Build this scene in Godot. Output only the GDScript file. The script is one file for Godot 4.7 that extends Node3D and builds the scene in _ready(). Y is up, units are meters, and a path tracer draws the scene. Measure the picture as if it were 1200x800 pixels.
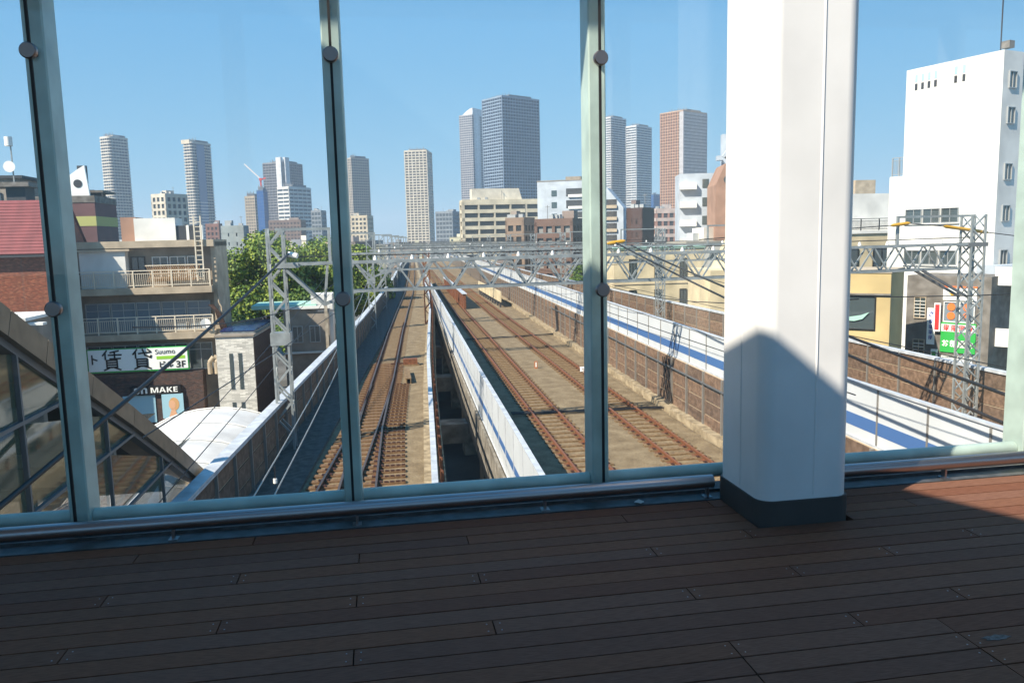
extends Node3D
# A glazed station deck looking down a railway viaduct towards a city skyline.
# y = 0 is the deck, metres, -z runs out over the tracks, x runs along the glass.

const GROUND := -12.0
const BED := -5.55
const RAIL := -5.4

var M := {}
var T := {}
var unit := {}
var used := {}
var rng := RandomNumberGenerator.new()

# ---------------------------------------------------------------- shapes
func st() -> SurfaceTool:
	var s := SurfaceTool.new()
	s.begin(Mesh.PRIMITIVE_TRIANGLES)
	return s

func quad(s: SurfaceTool, a: Vector3, b: Vector3, c: Vector3, d: Vector3, n: Vector3) -> void:
	if (c - a).cross(b - a).dot(n) < 0.0:
		var t := b
		b = d
		d = t
	s.set_normal(n)
	for p in [a, b, c, a, c, d]:
		s.add_vertex(p)

func tri(s: SurfaceTool, a: Vector3, b: Vector3, c: Vector3, n: Vector3) -> void:
	if (c - a).cross(b - a).dot(n) < 0.0:
		var t := b
		b = c
		c = t
	s.set_normal(n)
	for p in [a, b, c]:
		s.add_vertex(p)

func bx(s: SurfaceTool, c: Vector3, size: Vector3, b := Basis()) -> void:
	var h := size * 0.5
	for ax in 3:
		for sg in [-1.0, 1.0]:
			var n := Vector3.ZERO
			n[ax] = sg
			var u := Vector3.ZERO
			u[(ax + 1) % 3] = h[(ax + 1) % 3]
			var v := Vector3.ZERO
			v[(ax + 2) % 3] = h[(ax + 2) % 3]
			var o: Vector3 = n * h[ax]
			quad(s, c + b * (o - u - v), c + b * (o + u - v), c + b * (o + u + v), c + b * (o - u + v), b * n)

func axis_basis(d: Vector3) -> Basis:
	var z := d.normalized()
	var up := Vector3.UP if absf(z.y) < 0.98 else Vector3.RIGHT
	var x := up.cross(z).normalized()
	return Basis(x, z.cross(x), z)

func bar(s: SurfaceTool, p0: Vector3, p1: Vector3, w: float, h: float) -> void:
	bx(s, (p0 + p1) * 0.5, Vector3(w, h, p0.distance_to(p1)), axis_basis(p1 - p0))

func tube(s: SurfaceTool, p0: Vector3, p1: Vector3, r: float, seg := 8, r1 := -1.0, caps := true) -> void:
	if r1 < 0.0:
		r1 = r
	var b := axis_basis(p1 - p0)
	for i in seg:
		var a0 := TAU * i / seg
		var a1 := TAU * (i + 1) / seg
		var n0 := b.x * cos(a0) + b.y * sin(a0)
		var n1 := b.x * cos(a1) + b.y * sin(a1)
		var v := [p0 + n0 * r, p0 + n1 * r, p1 + n1 * r1, p1 + n0 * r1]
		var nn := [n0, n1, n1, n0]
		for k in [0, 2, 1, 0, 3, 2]:
			s.set_normal(nn[k])
			s.add_vertex(v[k])
		if caps:
			tri(s, p0, v[0], v[1], -b.z)
			tri(s, p1, v[3], v[2], b.z)

func path_tube(s: SurfaceTool, pts: Array, r: float, seg := 6) -> void:
	for i in pts.size() - 1:
		tube(s, pts[i], pts[i + 1], r, seg, -1.0, i == 0 or i == pts.size() - 2)

func sag(p0: Vector3, p1: Vector3, drop: float, n := 10) -> Array:
	var a := []
	for i in n + 1:
		var t := float(i) / n
		a.append(p0.lerp(p1, t) - Vector3.UP * drop * 4.0 * t * (1.0 - t))
	return a

# extrude a polygon given in (a, b) along axis: pts are Vector2, f maps (a, b, k) to a point
func prism(s: SurfaceTool, poly: PackedVector2Array, o: Vector3, ax: Vector3, ay: Vector3, depth: Vector3) -> void:
	var idx := Geometry2D.triangulate_polygon(poly)
	var dn := depth.normalized()
	for i in range(0, idx.size(), 3):
		var v := []
		for k in 3:
			var q := poly[idx[i + k]]
			v.append(o + ax * q.x + ay * q.y)
		tri(s, v[0], v[1], v[2], -dn)
		tri(s, v[0] + depth, v[1] + depth, v[2] + depth, dn)
	var cen := Vector2.ZERO
	for q in poly:
		cen += q / poly.size()
	var ccw := 0.0
	for i in poly.size():
		var q0 := poly[i]
		var q1 := poly[(i + 1) % poly.size()]
		ccw += q0.x * q1.y - q1.x * q0.y
	for i in poly.size():
		var q0 := poly[i]
		var q1 := poly[(i + 1) % poly.size()]
		var e := (q1 - q0).normalized()
		var n2 := Vector2(e.y, -e.x) * (1.0 if ccw > 0.0 else -1.0)
		var a := o + ax * q0.x + ay * q0.y
		var b := o + ax * q1.x + ay * q1.y
		quad(s, a, b, b + depth, a + depth, (ax * n2.x + ay * n2.y).normalized())

# a wall that follows points (x, z) with thickness th between y0 and y1
func wall_strip(s: SurfaceTool, pts: Array, th: float, y0: float, y1: float, off := 0.0) -> void:
	for i in pts.size() - 1:
		var a: Vector2 = pts[i]
		var b: Vector2 = pts[i + 1]
		var e := (b - a).normalized()
		var n := Vector2(-e.y, e.x)
		a += n * off
		b += n * off
		var c := (a + b) * 0.5
		bar(s, Vector3(a.x, (y0 + y1) * 0.5, a.y), Vector3(b.x, (y0 + y1) * 0.5, b.y), th, y1 - y0)

# flat sheet between two (x, z) polylines of equal length, with thickness
func slab_between(s: SurfaceTool, L: Array, R: Array, y: float, th: float) -> void:
	for i in L.size() - 1:
		var a := Vector3(L[i].x, y, L[i].y)
		var b := Vector3(R[i].x, y, R[i].y)
		var c := Vector3(R[i + 1].x, y, R[i + 1].y)
		var d := Vector3(L[i + 1].x, y, L[i + 1].y)
		var k := Vector3.DOWN * th
		quad(s, a, b, c, d, Vector3.UP)
		quad(s, a + k, b + k, c + k, d + k, Vector3.DOWN)
		quad(s, a, d, d + k, a + k, Vector3.LEFT)
		quad(s, b, c, c + k, b + k, Vector3.RIGHT)
	var f := L.size() - 1
	for i in [0, f]:
		var a := Vector3(L[i].x, y, L[i].y)
		var b := Vector3(R[i].x, y, R[i].y)
		quad(s, a, b, b + Vector3.DOWN * th, a + Vector3.DOWN * th, Vector3.BACK if i == 0 else Vector3.FORWARD)

func along(pts: Array, z: float) -> float:        # x of a polyline (z falling) at z
	if z >= pts[0].y:
		return pts[0].x + (pts[1].x - pts[0].x) * (z - pts[0].y) / (pts[1].y - pts[0].y)
	for i in pts.size() - 1:
		if z >= pts[i + 1].y or i == pts.size() - 2:
			return pts[i].x + (pts[i + 1].x - pts[i].x) * (z - pts[i].y) / (pts[i + 1].y - pts[i].y)
	return pts[-1].x

# ---------------------------------------------------------------- nodes
func numbered(called: String) -> String:
	var n: int = used.get(called, 0)
	used[called] = n + 1
	return called if n == 0 else "%s_%03d" % [called, n]

func tag(o: Node, label: String, category: String, group := "") -> void:
	o.set_meta("label", label)
	o.set_meta("category", category)
	if group:
		o.set_meta("group", group)

func thing(called: String, label: String, category: String, at := Vector3.ZERO, turn := 0.0, group := "") -> Node3D:
	var o := Node3D.new()
	o.name = numbered(called)
	add_child(o)
	o.position = at
	o.rotation.y = turn
	tag(o, label, category, group)
	return o

func obj(called: String, s: SurfaceTool, m: Material, parent: Node = null) -> MeshInstance3D:
	var o := MeshInstance3D.new()
	o.mesh = s.commit()
	o.mesh.surface_set_material(0, m)
	if parent == null:
		o.name = numbered(called)
		add_child(o)
	else:
		o.name = called
		parent.add_child(o, true)
	return o

func struct(called: String, s: SurfaceTool, m: Material) -> MeshInstance3D:
	var o := obj(called, s, m)
	o.set_meta("kind", "structure")
	return o

func stuff(o: Node) -> Node:
	o.set_meta("kind", "stuff")
	return o

# a box part that shares one unit mesh per material
func pb(called: String, parent: Node, c: Vector3, size: Vector3, m: Material, turn := 0.0) -> MeshInstance3D:
	if not unit.has(m):
		var b := BoxMesh.new()
		b.size = Vector3.ONE
		b.material = m
		unit[m] = b
	var o := MeshInstance3D.new()
	o.mesh = unit[m]
	o.name = called
	parent.add_child(o, true)
	o.transform = Transform3D(Basis(Vector3.UP, turn) * Basis.from_scale(size), c)
	return o

func bar_part(called: String, parent: Node, p0: Vector3, p1: Vector3, w: float, h: float, m: Material) -> MeshInstance3D:
	var o := pb(called, parent, (p0 + p1) * 0.5, Vector3.ONE, m)
	o.transform = Transform3D(axis_basis(p1 - p0) * Basis.from_scale(Vector3(w, h, p0.distance_to(p1))), (p0 + p1) * 0.5)
	return o

# ---------------------------------------------------------------- textures and materials
func noise_tex(px: int, freq: float, c0: Color, c1: Color, seed_: int, kind := 0, stretch := 1, power := 1.0) -> ImageTexture:
	var n := FastNoiseLite.new()
	n.seed = seed_
	n.frequency = freq
	if kind == 1:
		n.noise_type = FastNoiseLite.TYPE_CELLULAR
		n.cellular_return_type = FastNoiseLite.RETURN_CELL_VALUE
	else:
		n.noise_type = FastNoiseLite.TYPE_SIMPLEX_SMOOTH
		n.fractal_octaves = 5
	var g := n.get_seamless_image(px, px)
	if stretch > 1:
		g.resize(px, px / stretch, Image.INTERPOLATE_BILINEAR)
		var big := Image.create(px, px, false, g.get_format())
		for i in stretch:
			big.blit_rect(g, Rect2i(0, 0, px, px / stretch), Vector2i(0, i * px / stretch))
		g = big
	var im := Image.create(px, px, false, Image.FORMAT_RGB8)
	for y in px:
		for x in px:
			im.set_pixel(x, y, c0.lerp(c1, pow(g.get_pixel(x, y).r, power)))
	im.generate_mipmaps()
	return ImageTexture.create_from_image(im)

func brick_tex(px: int, rows: int, cols: int, joint: Color, tones: Array, seed_: int) -> ImageTexture:
	var r := RandomNumberGenerator.new()
	r.seed = seed_
	var im := Image.create(px, px, false, Image.FORMAT_RGB8)
	im.fill(joint)
	var bh := px / rows
	var bw := px / cols
	for j in rows:
		for i in cols:
			var t: Color = tones[r.randi() % tones.size()]
			t = t.darkened(r.randf() * 0.25)
			var x0 := i * bw + (bw / 2 if j % 2 else 0)
			im.fill_rect(Rect2i(x0 % px, j * bh, bw - 1, bh - 1), t)
			if x0 + bw > px:
				im.fill_rect(Rect2i(0, j * bh, x0 + bw - px - 1, bh - 1), t)
	im.generate_mipmaps()
	return ImageTexture.create_from_image(im)

func ballast_tex(px: int) -> ImageTexture:
	var a := FastNoiseLite.new()
	a.seed = 12
	a.frequency = 0.2
	a.noise_type = FastNoiseLite.TYPE_CELLULAR
	a.cellular_return_type = FastNoiseLite.RETURN_CELL_VALUE
	var b := FastNoiseLite.new()
	b.seed = 13
	b.frequency = 0.006
	b.fractal_octaves = 4
	var ga := a.get_seamless_image(px, px)
	var gb := b.get_seamless_image(px, px)
	var im := Image.create(px, px, false, Image.FORMAT_RGB8)
	for y in px:
		for x in px:
			var p := ga.get_pixel(x, y).r
			var q := gb.get_pixel(x, y).r
			var v := (0.62 + 0.38 * p) * (0.74 + 0.26 * q)
			im.set_pixel(x, y, Color(v, v * (0.955 + 0.045 * q), v * (0.90 + 0.10 * q)))
	im.generate_mipmaps()
	return ImageTexture.create_from_image(im)

func mk(key: String, c: Color, rough: float, metal := 0.0, tex: Texture2D = null, scale := Vector3.ONE, spec := 0.5) -> StandardMaterial3D:
	var m := StandardMaterial3D.new()
	m.albedo_color = c
	m.roughness = rough
	m.metallic = metal
	m.metallic_specular = spec
	if tex:
		m.albedo_texture = tex
		m.uv1_triplanar = true
		m.uv1_world_triplanar = true
		m.uv1_scale = scale
	M[key] = m
	return m

func glass(key: String, c: Color, alpha: float, rough := 0.02) -> StandardMaterial3D:
	var m := mk(key, Color(c.r, c.g, c.b, alpha), rough)
	m.transparency = BaseMaterial3D.TRANSPARENCY_ALPHA
	return m

func make_materials() -> void:
	var W := Color.WHITE
	T.cloud = noise_tex(256, 0.012, Color(0.80, 0.80, 0.80), Color(1, 1, 1), 3)
	T.soft = noise_tex(128, 0.02, Color(0.93, 0.93, 0.93), Color(1, 1, 1), 21)
	T.stain = noise_tex(256, 0.02, Color(0.62, 0.60, 0.57), Color(1, 1, 1), 8)
	T.gravel = noise_tex(512, 0.16, Color(0.55, 0.53, 0.5), Color(1, 1, 1), 5, 1)
	T.ballast = ballast_tex(1024)
	T.wood = noise_tex(512, 0.03, Color(0.72, 0.70, 0.69), Color(1.0, 1.0, 1.0), 9, 0, 8)
	T.brick = brick_tex(256, 32, 12, Color(0.45, 0.38, 0.34), [Color(0.55, 0.30, 0.22), Color(0.60, 0.34, 0.25), Color(0.50, 0.28, 0.21), Color(0.62, 0.38, 0.28)], 4)
	T.dbrick = brick_tex(256, 32, 10, Color(0.22, 0.19, 0.18), [Color(0.36, 0.27, 0.24), Color(0.30, 0.24, 0.22), Color(0.40, 0.30, 0.26), Color(0.33, 0.29, 0.28)], 6)
	T.tile = brick_tex(256, 24, 6, Color(0.72, 0.71, 0.69), [Color(0.93, 0.92, 0.89), Color(0.88, 0.87, 0.84), Color(0.96, 0.95, 0.92)], 7)
	# the deck
	for i in 5:
		mk("board%d" % i, [Color(0.525, 0.37, 0.295), Color(0.545, 0.375, 0.29), Color(0.50, 0.36, 0.30), Color(0.53, 0.385, 0.32), Color(0.505, 0.345, 0.275)][i], 0.7, 0.0, T.wood, Vector3(0.8, 1.0, 1.6), 0.22)
	mk("white_steel", Color(0.90, 0.895, 0.89), 0.38, 0.0, T.cloud, Vector3(0.5, 0.5, 0.5))
	M.white_steel.albedo_texture = T.soft
	mk("skirt", Color(0.31, 0.295, 0.285), 0.5, 0.0, T.soft, Vector3(1, 1, 1), 0.3)
	mk("mint", Color(0.74, 0.82, 0.78), 0.42, 0.0, T.cloud, Vector3(0.7, 0.7, 0.7))
	mk("stainless", Color(0.66, 0.63, 0.63), 0.36, 1.0)
	mk("bolt", Color(0.58, 0.53, 0.52), 0.4, 1.0)
	mk("gasket", Color(0.09, 0.075, 0.075), 0.6)
	mk("sill", Color(0.40, 0.40, 0.41), 0.4, 0.25, T.stain, Vector3(1.5, 1.5, 1.5))
	glass("pane", Color(0.80, 0.90, 0.90), 0.025)
	mk("paper", Color(0.9, 0.9, 0.88), 0.8)
	mk("roof_panel", Color(0.80, 0.79, 0.77), 0.7, 0.0, T.cloud, Vector3(0.3, 0.3, 0.3))
	# concrete and railway
	mk("concrete", Color(0.60, 0.58, 0.54), 0.9, 0.0, T.stain, Vector3(0.22, 0.22, 0.22))
	mk("pale_concrete", Color(0.72, 0.69, 0.63), 0.9, 0.0, T.stain, Vector3(0.3, 0.3, 0.3))
	mk("bed", Color(0.66, 0.59, 0.465), 0.95, 0.0, T.ballast, Vector3(0.17, 0.17, 0.17))
	mk("kerb", Color(0.70, 0.64, 0.53), 0.95, 0.0, T.stain, Vector3(0.4, 0.4, 0.4))
	mk("rust_bed", Color(0.53, 0.375, 0.26), 0.9, 0.0, T.gravel, Vector3(1.3, 1.3, 1.3))
	mk("rust", Color(0.55, 0.35, 0.23), 0.75, 0.1, T.stain, Vector3(1.1, 1.1, 1.1))
	mk("smear", Color(0.50, 0.48, 0.47), 0.9, 0.0, T.stain, Vector3(9, 9, 9))
	mk("shade_strip", Color(0.37, 0.36, 0.345), 0.9, 0.0, T.stain, Vector3(0.5, 0.5, 0.5))  # dark tone that deepens the shadow bands beside wall and fence
	mk("rust_head", Color(0.52, 0.335, 0.23), 0.55, 0.3)
	mk("rail_head", Color(0.50, 0.40, 0.34), 0.38, 0.8)
	mk("clip", Color(0.26, 0.15, 0.10), 0.7, 0.3)
	mk("sleeper", Color(0.56, 0.465, 0.34), 0.9, 0.0, T.stain, Vector3(1.0, 1.0, 1.0))
	mk("sleeper_tan", Color(0.58, 0.49, 0.37), 0.95, 0.0, T.gravel, Vector3(1.0, 1.0, 1.0))
	mk("sleeper_brown", Color(0.50, 0.385, 0.265), 0.9, 0.0, T.stain, Vector3(1.3, 1.3, 1.3))
	for i in 4:
		mk("plank%d" % i, [Color(0.50, 0.41, 0.34), Color(0.53, 0.43, 0.35), Color(0.47, 0.39, 0.33), Color(0.55, 0.45, 0.37)][i], 0.85, 0.0, T.stain, Vector3(0.6, 0.6, 0.6))
	mk("sunlit_ledge", Color(0.74, 0.67, 0.56), 0.85)  # pale tone standing for sunlit top ledges between the planks
	mk("post", Color(0.55, 0.54, 0.52), 0.5, 0.4)
	mk("dark_post", Color(0.16, 0.15, 0.15), 0.6, 0.2)
	mk("coping", Color(0.80, 0.82, 0.84), 0.5, 0.1, T.cloud, Vector3(0.5, 0.5, 0.5))
	mk("panel_white", Color(0.78, 0.80, 0.81), 0.5, 0.0, T.soft, Vector3(0.2, 0.2, 0.2))
	mk("panel_blue", Color(0.25, 0.40, 0.60), 0.5)
	mk("galv", Color(0.65, 0.675, 0.675), 0.5, 0.35, T.cloud, Vector3(0.8, 0.8, 0.8))
	mk("galv_dark", Color(0.42, 0.43, 0.44), 0.55, 0.35)
	mk("black_cable", Color(0.07, 0.07, 0.08), 0.55)
	mk("wire", Color(0.62, 0.62, 0.60), 0.4, 0.5)
	mk("dark_wire", Color(0.12, 0.12, 0.13), 0.5, 0.2)
	mk("porcelain", Color(0.93, 0.92, 0.90), 0.3)
	mk("yellow", Color(0.74, 0.56, 0.12), 0.5)
	mk("orange", Color(0.66, 0.42, 0.28), 0.6)
	mk("ground", Color(0.42, 0.42, 0.41), 0.95, 0.0, T.stain, Vector3(0.03, 0.03, 0.03))
	# buildings
	mk("render_beige", Color(0.74, 0.68, 0.59), 0.9, 0.0, T.cloud, Vector3(0.2, 0.2, 0.2))
	mk("render_grey", Color(0.60, 0.56, 0.51), 0.9, 0.0, T.cloud, Vector3(0.2, 0.2, 0.2))
	mk("render_cream", Color(0.84, 0.78, 0.64), 0.9, 0.0, T.cloud, Vector3(0.1, 0.1, 0.1))
	mk("render_yellow", Color(0.78, 0.695, 0.50), 0.9, 0.0, T.cloud, Vector3(0.1, 0.1, 0.1))
	mk("render_white", Color(0.91, 0.91, 0.89), 0.85, 0.0, T.cloud, Vector3(0.08, 0.08, 0.08))
	mk("render_pink", Color(0.66, 0.52, 0.44), 0.9, 0.0, T.cloud, Vector3(0.1, 0.1, 0.1))
	mk("render_bluegrey", Color(0.74, 0.78, 0.82), 0.85, 0.0, T.cloud, Vector3(0.08, 0.08, 0.08))
	mk("purple_brown", Color(0.44, 0.31, 0.31), 0.85, 0.0, T.cloud, Vector3(0.08, 0.08, 0.08))
	mk("olive_stripe", Color(0.66, 0.66, 0.40), 0.8)
	mk("charcoal", Color(0.20, 0.21, 0.23), 0.7)
	mk("grey_panel", Color(0.53, 0.515, 0.495), 0.8, 0.0, T.stain, Vector3(0.2, 0.2, 0.2))
	mk("brown_panel", Color(0.33, 0.24, 0.20), 0.8, 0.0, T.stain, Vector3(0.5, 0.5, 0.5))
	mk("brick", Color(1, 1, 1), 0.9, 0.0, T.brick, Vector3(0.5, 0.5, 0.5))
	mk("dark_brick", Color(1, 1, 1), 0.9, 0.0, T.dbrick, Vector3(0.5, 0.5, 0.5))
	mk("white_tile", Color(0.97, 0.97, 0.96), 0.7, 0.0, T.tile, Vector3(0.45, 0.45, 0.45))
	mk("red_roof", Color(0.52, 0.26, 0.26), 0.7, 0.0, T.cloud, Vector3(0.3, 0.3, 0.3))
	mk("frame", Color(0.66, 0.67, 0.67), 0.45, 0.4)
	mk("white_frame", Color(0.86, 0.86, 0.84), 0.5)
	mk("dark_frame", Color(0.15, 0.15, 0.16), 0.5, 0.3)
	mk("window", Color(0.27, 0.31, 0.32), 0.08, 0.0, null, Vector3.ONE, 0.7)
	mk("curtain_window", Color(0.46, 0.51, 0.55), 0.15, 0.0, null, Vector3.ONE, 0.6)
	mk("railing", Color(0.82, 0.78, 0.70), 0.6)
	mk("wood_lattice", Color(0.66, 0.52, 0.36), 0.8)
	mk("solar", Color(0.10, 0.17, 0.36), 0.15, 0.1)
	mk("membrane", Color(0.88, 0.88, 0.87), 0.6, 0.0, T.cloud, Vector3(0.2, 0.2, 0.2))
	mk("bronze", Color(0.56, 0.50, 0.42), 0.45, 0.45, T.cloud, Vector3(0.6, 0.6, 0.6))
	mk("green_roof", Color(0.60, 0.76, 0.70), 0.7)
	mk("sign_white", Color(0.93, 0.94, 0.92), 0.5)
	mk("sign_black", Color(0.06, 0.06, 0.07), 0.6)
	mk("sign_green", Color(0.16, 0.62, 0.26), 0.5)
	mk("sign_lime", Color(0.56, 0.78, 0.24), 0.5)
	mk("sign_red", Color(0.82, 0.20, 0.20), 0.5)
	mk("sign_orange", Color(0.90, 0.45, 0.20), 0.5)
	mk("sign_blue", Color(0.25, 0.35, 0.65), 0.5)
	mk("skin_print", Color(0.85, 0.66, 0.52), 0.6)
	mk("hair_print", Color(0.80, 0.62, 0.42), 0.6)
	mk("poster_bg", Color(0.62, 0.78, 0.84), 0.5)
	mk("trunk", Color(0.28, 0.22, 0.17), 0.95, 0.0, T.stain, Vector3(1, 1, 1))
	glass("hall_glass", Color(0.36, 0.40, 0.32), 0.50, 0.04)
	mk("hall_dark", Color(0.24, 0.25, 0.23), 0.8)
	mk("hall_floor", Color(0.64, 0.61, 0.52), 0.8, 0.0, T.stain, Vector3(0.4, 0.4, 0.4))
	mk("crane_red", Color(0.80, 0.25, 0.22), 0.6)
	mk("crane_white", Color(0.88, 0.84, 0.82), 0.6)
	for i in 3:
		var lm := mk("leaf%d" % i, [Color(0.47, 0.53, 0.16), Color(0.34, 0.44, 0.13), Color(0.20, 0.31, 0.11)][i], 0.7)
		lm.backlight_enabled = true
		lm.backlight = Color(0.16, 0.20, 0.04)
		lm.cull_mode = BaseMaterial3D.CULL_DISABLED

# ---------------------------------------------------------------- plan of the line, (x, z) points
var LW := [Vector2(-5.1, -8), Vector2(-4.41, -17.5), Vector2(-3.64, -27.8), Vector2(-1.24, -59), Vector2(1.6, -108), Vector2(4.0, -160), Vector2(8.5, -260)]
var LE := [Vector2(0.65, -8), Vector2(1.46, -22.6), Vector2(2.34, -38.7), Vector2(2.77, -45.5), Vector2(5.1, -79.4), Vector2(6.3, -108), Vector2(8.3, -160), Vector2(12.3, -260)]
var RF := [Vector2(3.1, -8), Vector2(3.42, -17.2), Vector2(3.91, -32.7), Vector2(5.3, -71.8), Vector2(6.55, -108), Vector2(8.5, -160), Vector2(12.5, -260)]
var IW := [Vector2(10.67, -8), Vector2(11.5, -26), Vector2(12.6, -50), Vector2(15.3, -108), Vector2(17.7, -160), Vector2(22.3, -260)]
var OW := [Vector2(25.2, -8), Vector2(25.3, -40), Vector2(25.6, -80), Vector2(26.0, -130), Vector2(28, -200), Vector2(31, -260)]
var RL := [Vector2(-3.2, -8), Vector2(-2.01, -22.6), Vector2(-0.92, -33.5), Vector2(-0.46, -42), Vector2(0.54, -61.5), Vector2(1.65, -80), Vector2(3.4, -108), Vector2(6.0, -160), Vector2(10.4, -260)]
var RR := [Vector2(-0.8, -8), Vector2(-0.34, -22.7), Vector2(-0.10, -30.2), Vector2(0.31, -37.4), Vector2(0.57, -41.7), Vector2(1.62, -61.5), Vector2(2.73, -80), Vector2(4.48, -108), Vector2(7.08, -160), Vector2(11.48, -260)]
var R2 := [Vector2(-1.9, -8), Vector2(-1.39, -22.6), Vector2(-0.78, -36), Vector2(-0.56, -39.5)]
var R3 := [Vector2(-2.05, -8), Vector2(-0.93, -22.6), Vector2(-0.69, -25.1), Vector2(0.26, -37), Vector2(0.45, -40)]
var TA := [Vector2(5.25, -8), Vector2(5.65, -22.6), Vector2(5.93, -33.6), Vector2(6.6, -56.5), Vector2(7.06, -74), Vector2(8.2, -108), Vector2(10.1, -160), Vector2(14, -260)]
var TC := [Vector2(8.4, -8), Vector2(8.84, -22.6), Vector2(9.15, -33), Vector2(9.75, -55), Vector2(10.25, -73.4), Vector2(11.4, -108), Vector2(13.3, -160), Vector2(17.2, -260)]

func setup_view() -> void:
	var cam := Camera3D.new()
	cam.name = "camera"
	add_child(cam)
	var yaw := deg_to_rad(9.337)
	var pitch := deg_to_rad(7.393)
	var roll := deg_to_rad(-1.3606)
	var right := Vector3(cos(yaw), 0, sin(yaw))
	var fwd := Vector3(sin(yaw), 0, -cos(yaw))
	var f2 := fwd * cos(pitch) - Vector3.UP * sin(pitch)
	var u2 := Vector3.UP * cos(pitch) + fwd * sin(pitch)
	var r3 := right * cos(roll) + u2 * sin(roll)
	var u3 := -right * sin(roll) + u2 * cos(roll)
	cam.transform = Transform3D(Basis(r3, u3, -f2), Vector3(0, 1.6, 0))
	cam.fov = rad_to_deg(2.0 * atan(400.0 / 940.0))
	cam.near = 0.05
	cam.far = 9000.0
	cam.current = true
	var env := Environment.new()
	env.background_mode = Environment.BG_SKY
	var sm := ProceduralSkyMaterial.new()
	sm.sky_top_color = Color(0.205, 0.465, 0.665)
	sm.sky_horizon_color = Color(0.455, 0.62, 0.69)
	sm.sky_curve = 0.165
	sm.ground_horizon_color = Color(0.62, 0.68, 0.72)
	sm.ground_bottom_color = Color(0.35, 0.36, 0.37)
	sm.sun_angle_max = 0.0
	var sky := Sky.new()
	sky.sky_material = sm
	env.sky = sky
	env.tonemap_mode = Environment.TONE_MAPPER_LINEAR
	env.tonemap_exposure = 2.0
	env.sdfgi_enabled = true
	env.ssao_enabled = true
	env.ssil_enabled = true
	env.fog_enabled = true
	env.fog_density = 0.00024
	env.fog_light_color = Color(0.86, 0.93, 1.0)
	var we := WorldEnvironment.new()
	we.name = "environment"
	we.environment = env
	add_child(we)
	var sun := DirectionalLight3D.new()
	sun.name = "sun"
	sun.light_color = Color(1.0, 0.955, 0.88)
	sun.light_energy = 1.6
	sun.light_angular_distance = 0.6
	sun.shadow_enabled = true
	add_child(sun)
	sun.look_at_from_position(Vector3.ZERO, Vector3(0.95, -1.0, -0.56))

# ---------------------------------------------------------------- the deck
func build_deck() -> void:
	var s := st()
	bx(s, Vector3(0, -0.19, -0.6), Vector3(24, 0.3, 8.4))
	bx(s, Vector3(0, -0.6, -4.86), Vector3(24, 1.1, 0.12))
	var deck := struct("deck", s, M.gasket)
	deck.set_meta("label", "brown plank deck behind the glass screen")
	rng.seed = 77
	var offs := [-0.73, 1.32, 0.41, -0.16]
	var pitch := 0.1237
	for r in 46:
		var z: float = -4.42 + pitch * (r + 0.5)
		var cuts := []
		var o: float = offs[r % 4]
		for k in range(-4, 5):
			var c := o + 2.62 * k
			if c > -7.0 and c < 7.2:
				if r >= 13 and c > 0.6 and c < 3.4:
					continue
				cuts.append(c)
		if r >= 13:
			cuts.append(1.30)
			cuts.append(2.21)
			cuts.sort()
		cuts.push_front(-7.4)
		cuts.append(7.4)
		for i in cuts.size() - 1:
			var a: float = cuts[i] + 0.003
			var b: float = cuts[i + 1] - 0.003
			var m: Material = M["board%d" % (rng.randi() % 5)]
			if r < 5 and a < 2.54 and b > 1.99 and z < -3.90:
				if a < 1.9:
					pb("board", deck, Vector3((a + 1.98) * 0.5, -0.015 + rng.randf_range(-0.001, 0.001), z), Vector3(1.98 - a, 0.03, pitch - 0.009), m)
				if b > 2.6:
					pb("board", deck, Vector3((b + 2.55) * 0.5, -0.015 + rng.randf_range(-0.001, 0.001), z), Vector3(b - 2.55, 0.03, pitch - 0.009), m)
				continue
			pb("board", deck, Vector3((a + b) * 0.5, -0.015 + rng.randf_range(-0.001, 0.001), z), Vector3(b - a, 0.03, pitch - 0.009), m)
	# screw heads at the board ends and a dried smear
	s = st()
	for r in range(4, 30):
		var zz: float = -4.42 + pitch * (r + 0.5)
		for k in range(-2, 3):
			var c: float = offs[r % 4] + 2.62 * k
			if r >= 13 and c > 0.6 and c < 3.4:
				c = 1.30 if c < 1.9 else 2.21
			for dx in [-0.028, 0.028]:
				for dz in [-0.03, 0.03]:
					tube(s, Vector3(c + dx, -0.004, zz + dz), Vector3(c + dx, 0.0012, zz + dz), 0.0032, 8)
	stuff(obj("screw_heads", s, M.stainless, deck))
	s = st()
	var smear := PackedVector2Array()
	rng.seed = 3
	for i in 22:
		var a := TAU * i / 22
		var q := rng.randf_range(0.7, 1.15)
		smear.append(Vector2(cos(a) * 0.062 * q, sin(a) * 0.020 * q))
	prism(s, smear, Vector3(2.33, 0.0015, -2.62), Vector3.RIGHT, Vector3.BACK, Vector3.UP * 0.0008)
	obj("dried_smear", s, M.smear, deck)
	# sill between the boards and the glass
	s = st()
	bx(s, Vector3(0, -0.012, -4.515), Vector3(14.8, 0.03, 0.17))
	bx(s, Vector3(0, 0.012, -4.575), Vector3(14.8, 0.018, 0.03))
	var sill := struct("sill", s, M.sill)
	sill.set_meta("label", "grey metal sill at the foot of the glass screen")

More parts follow.
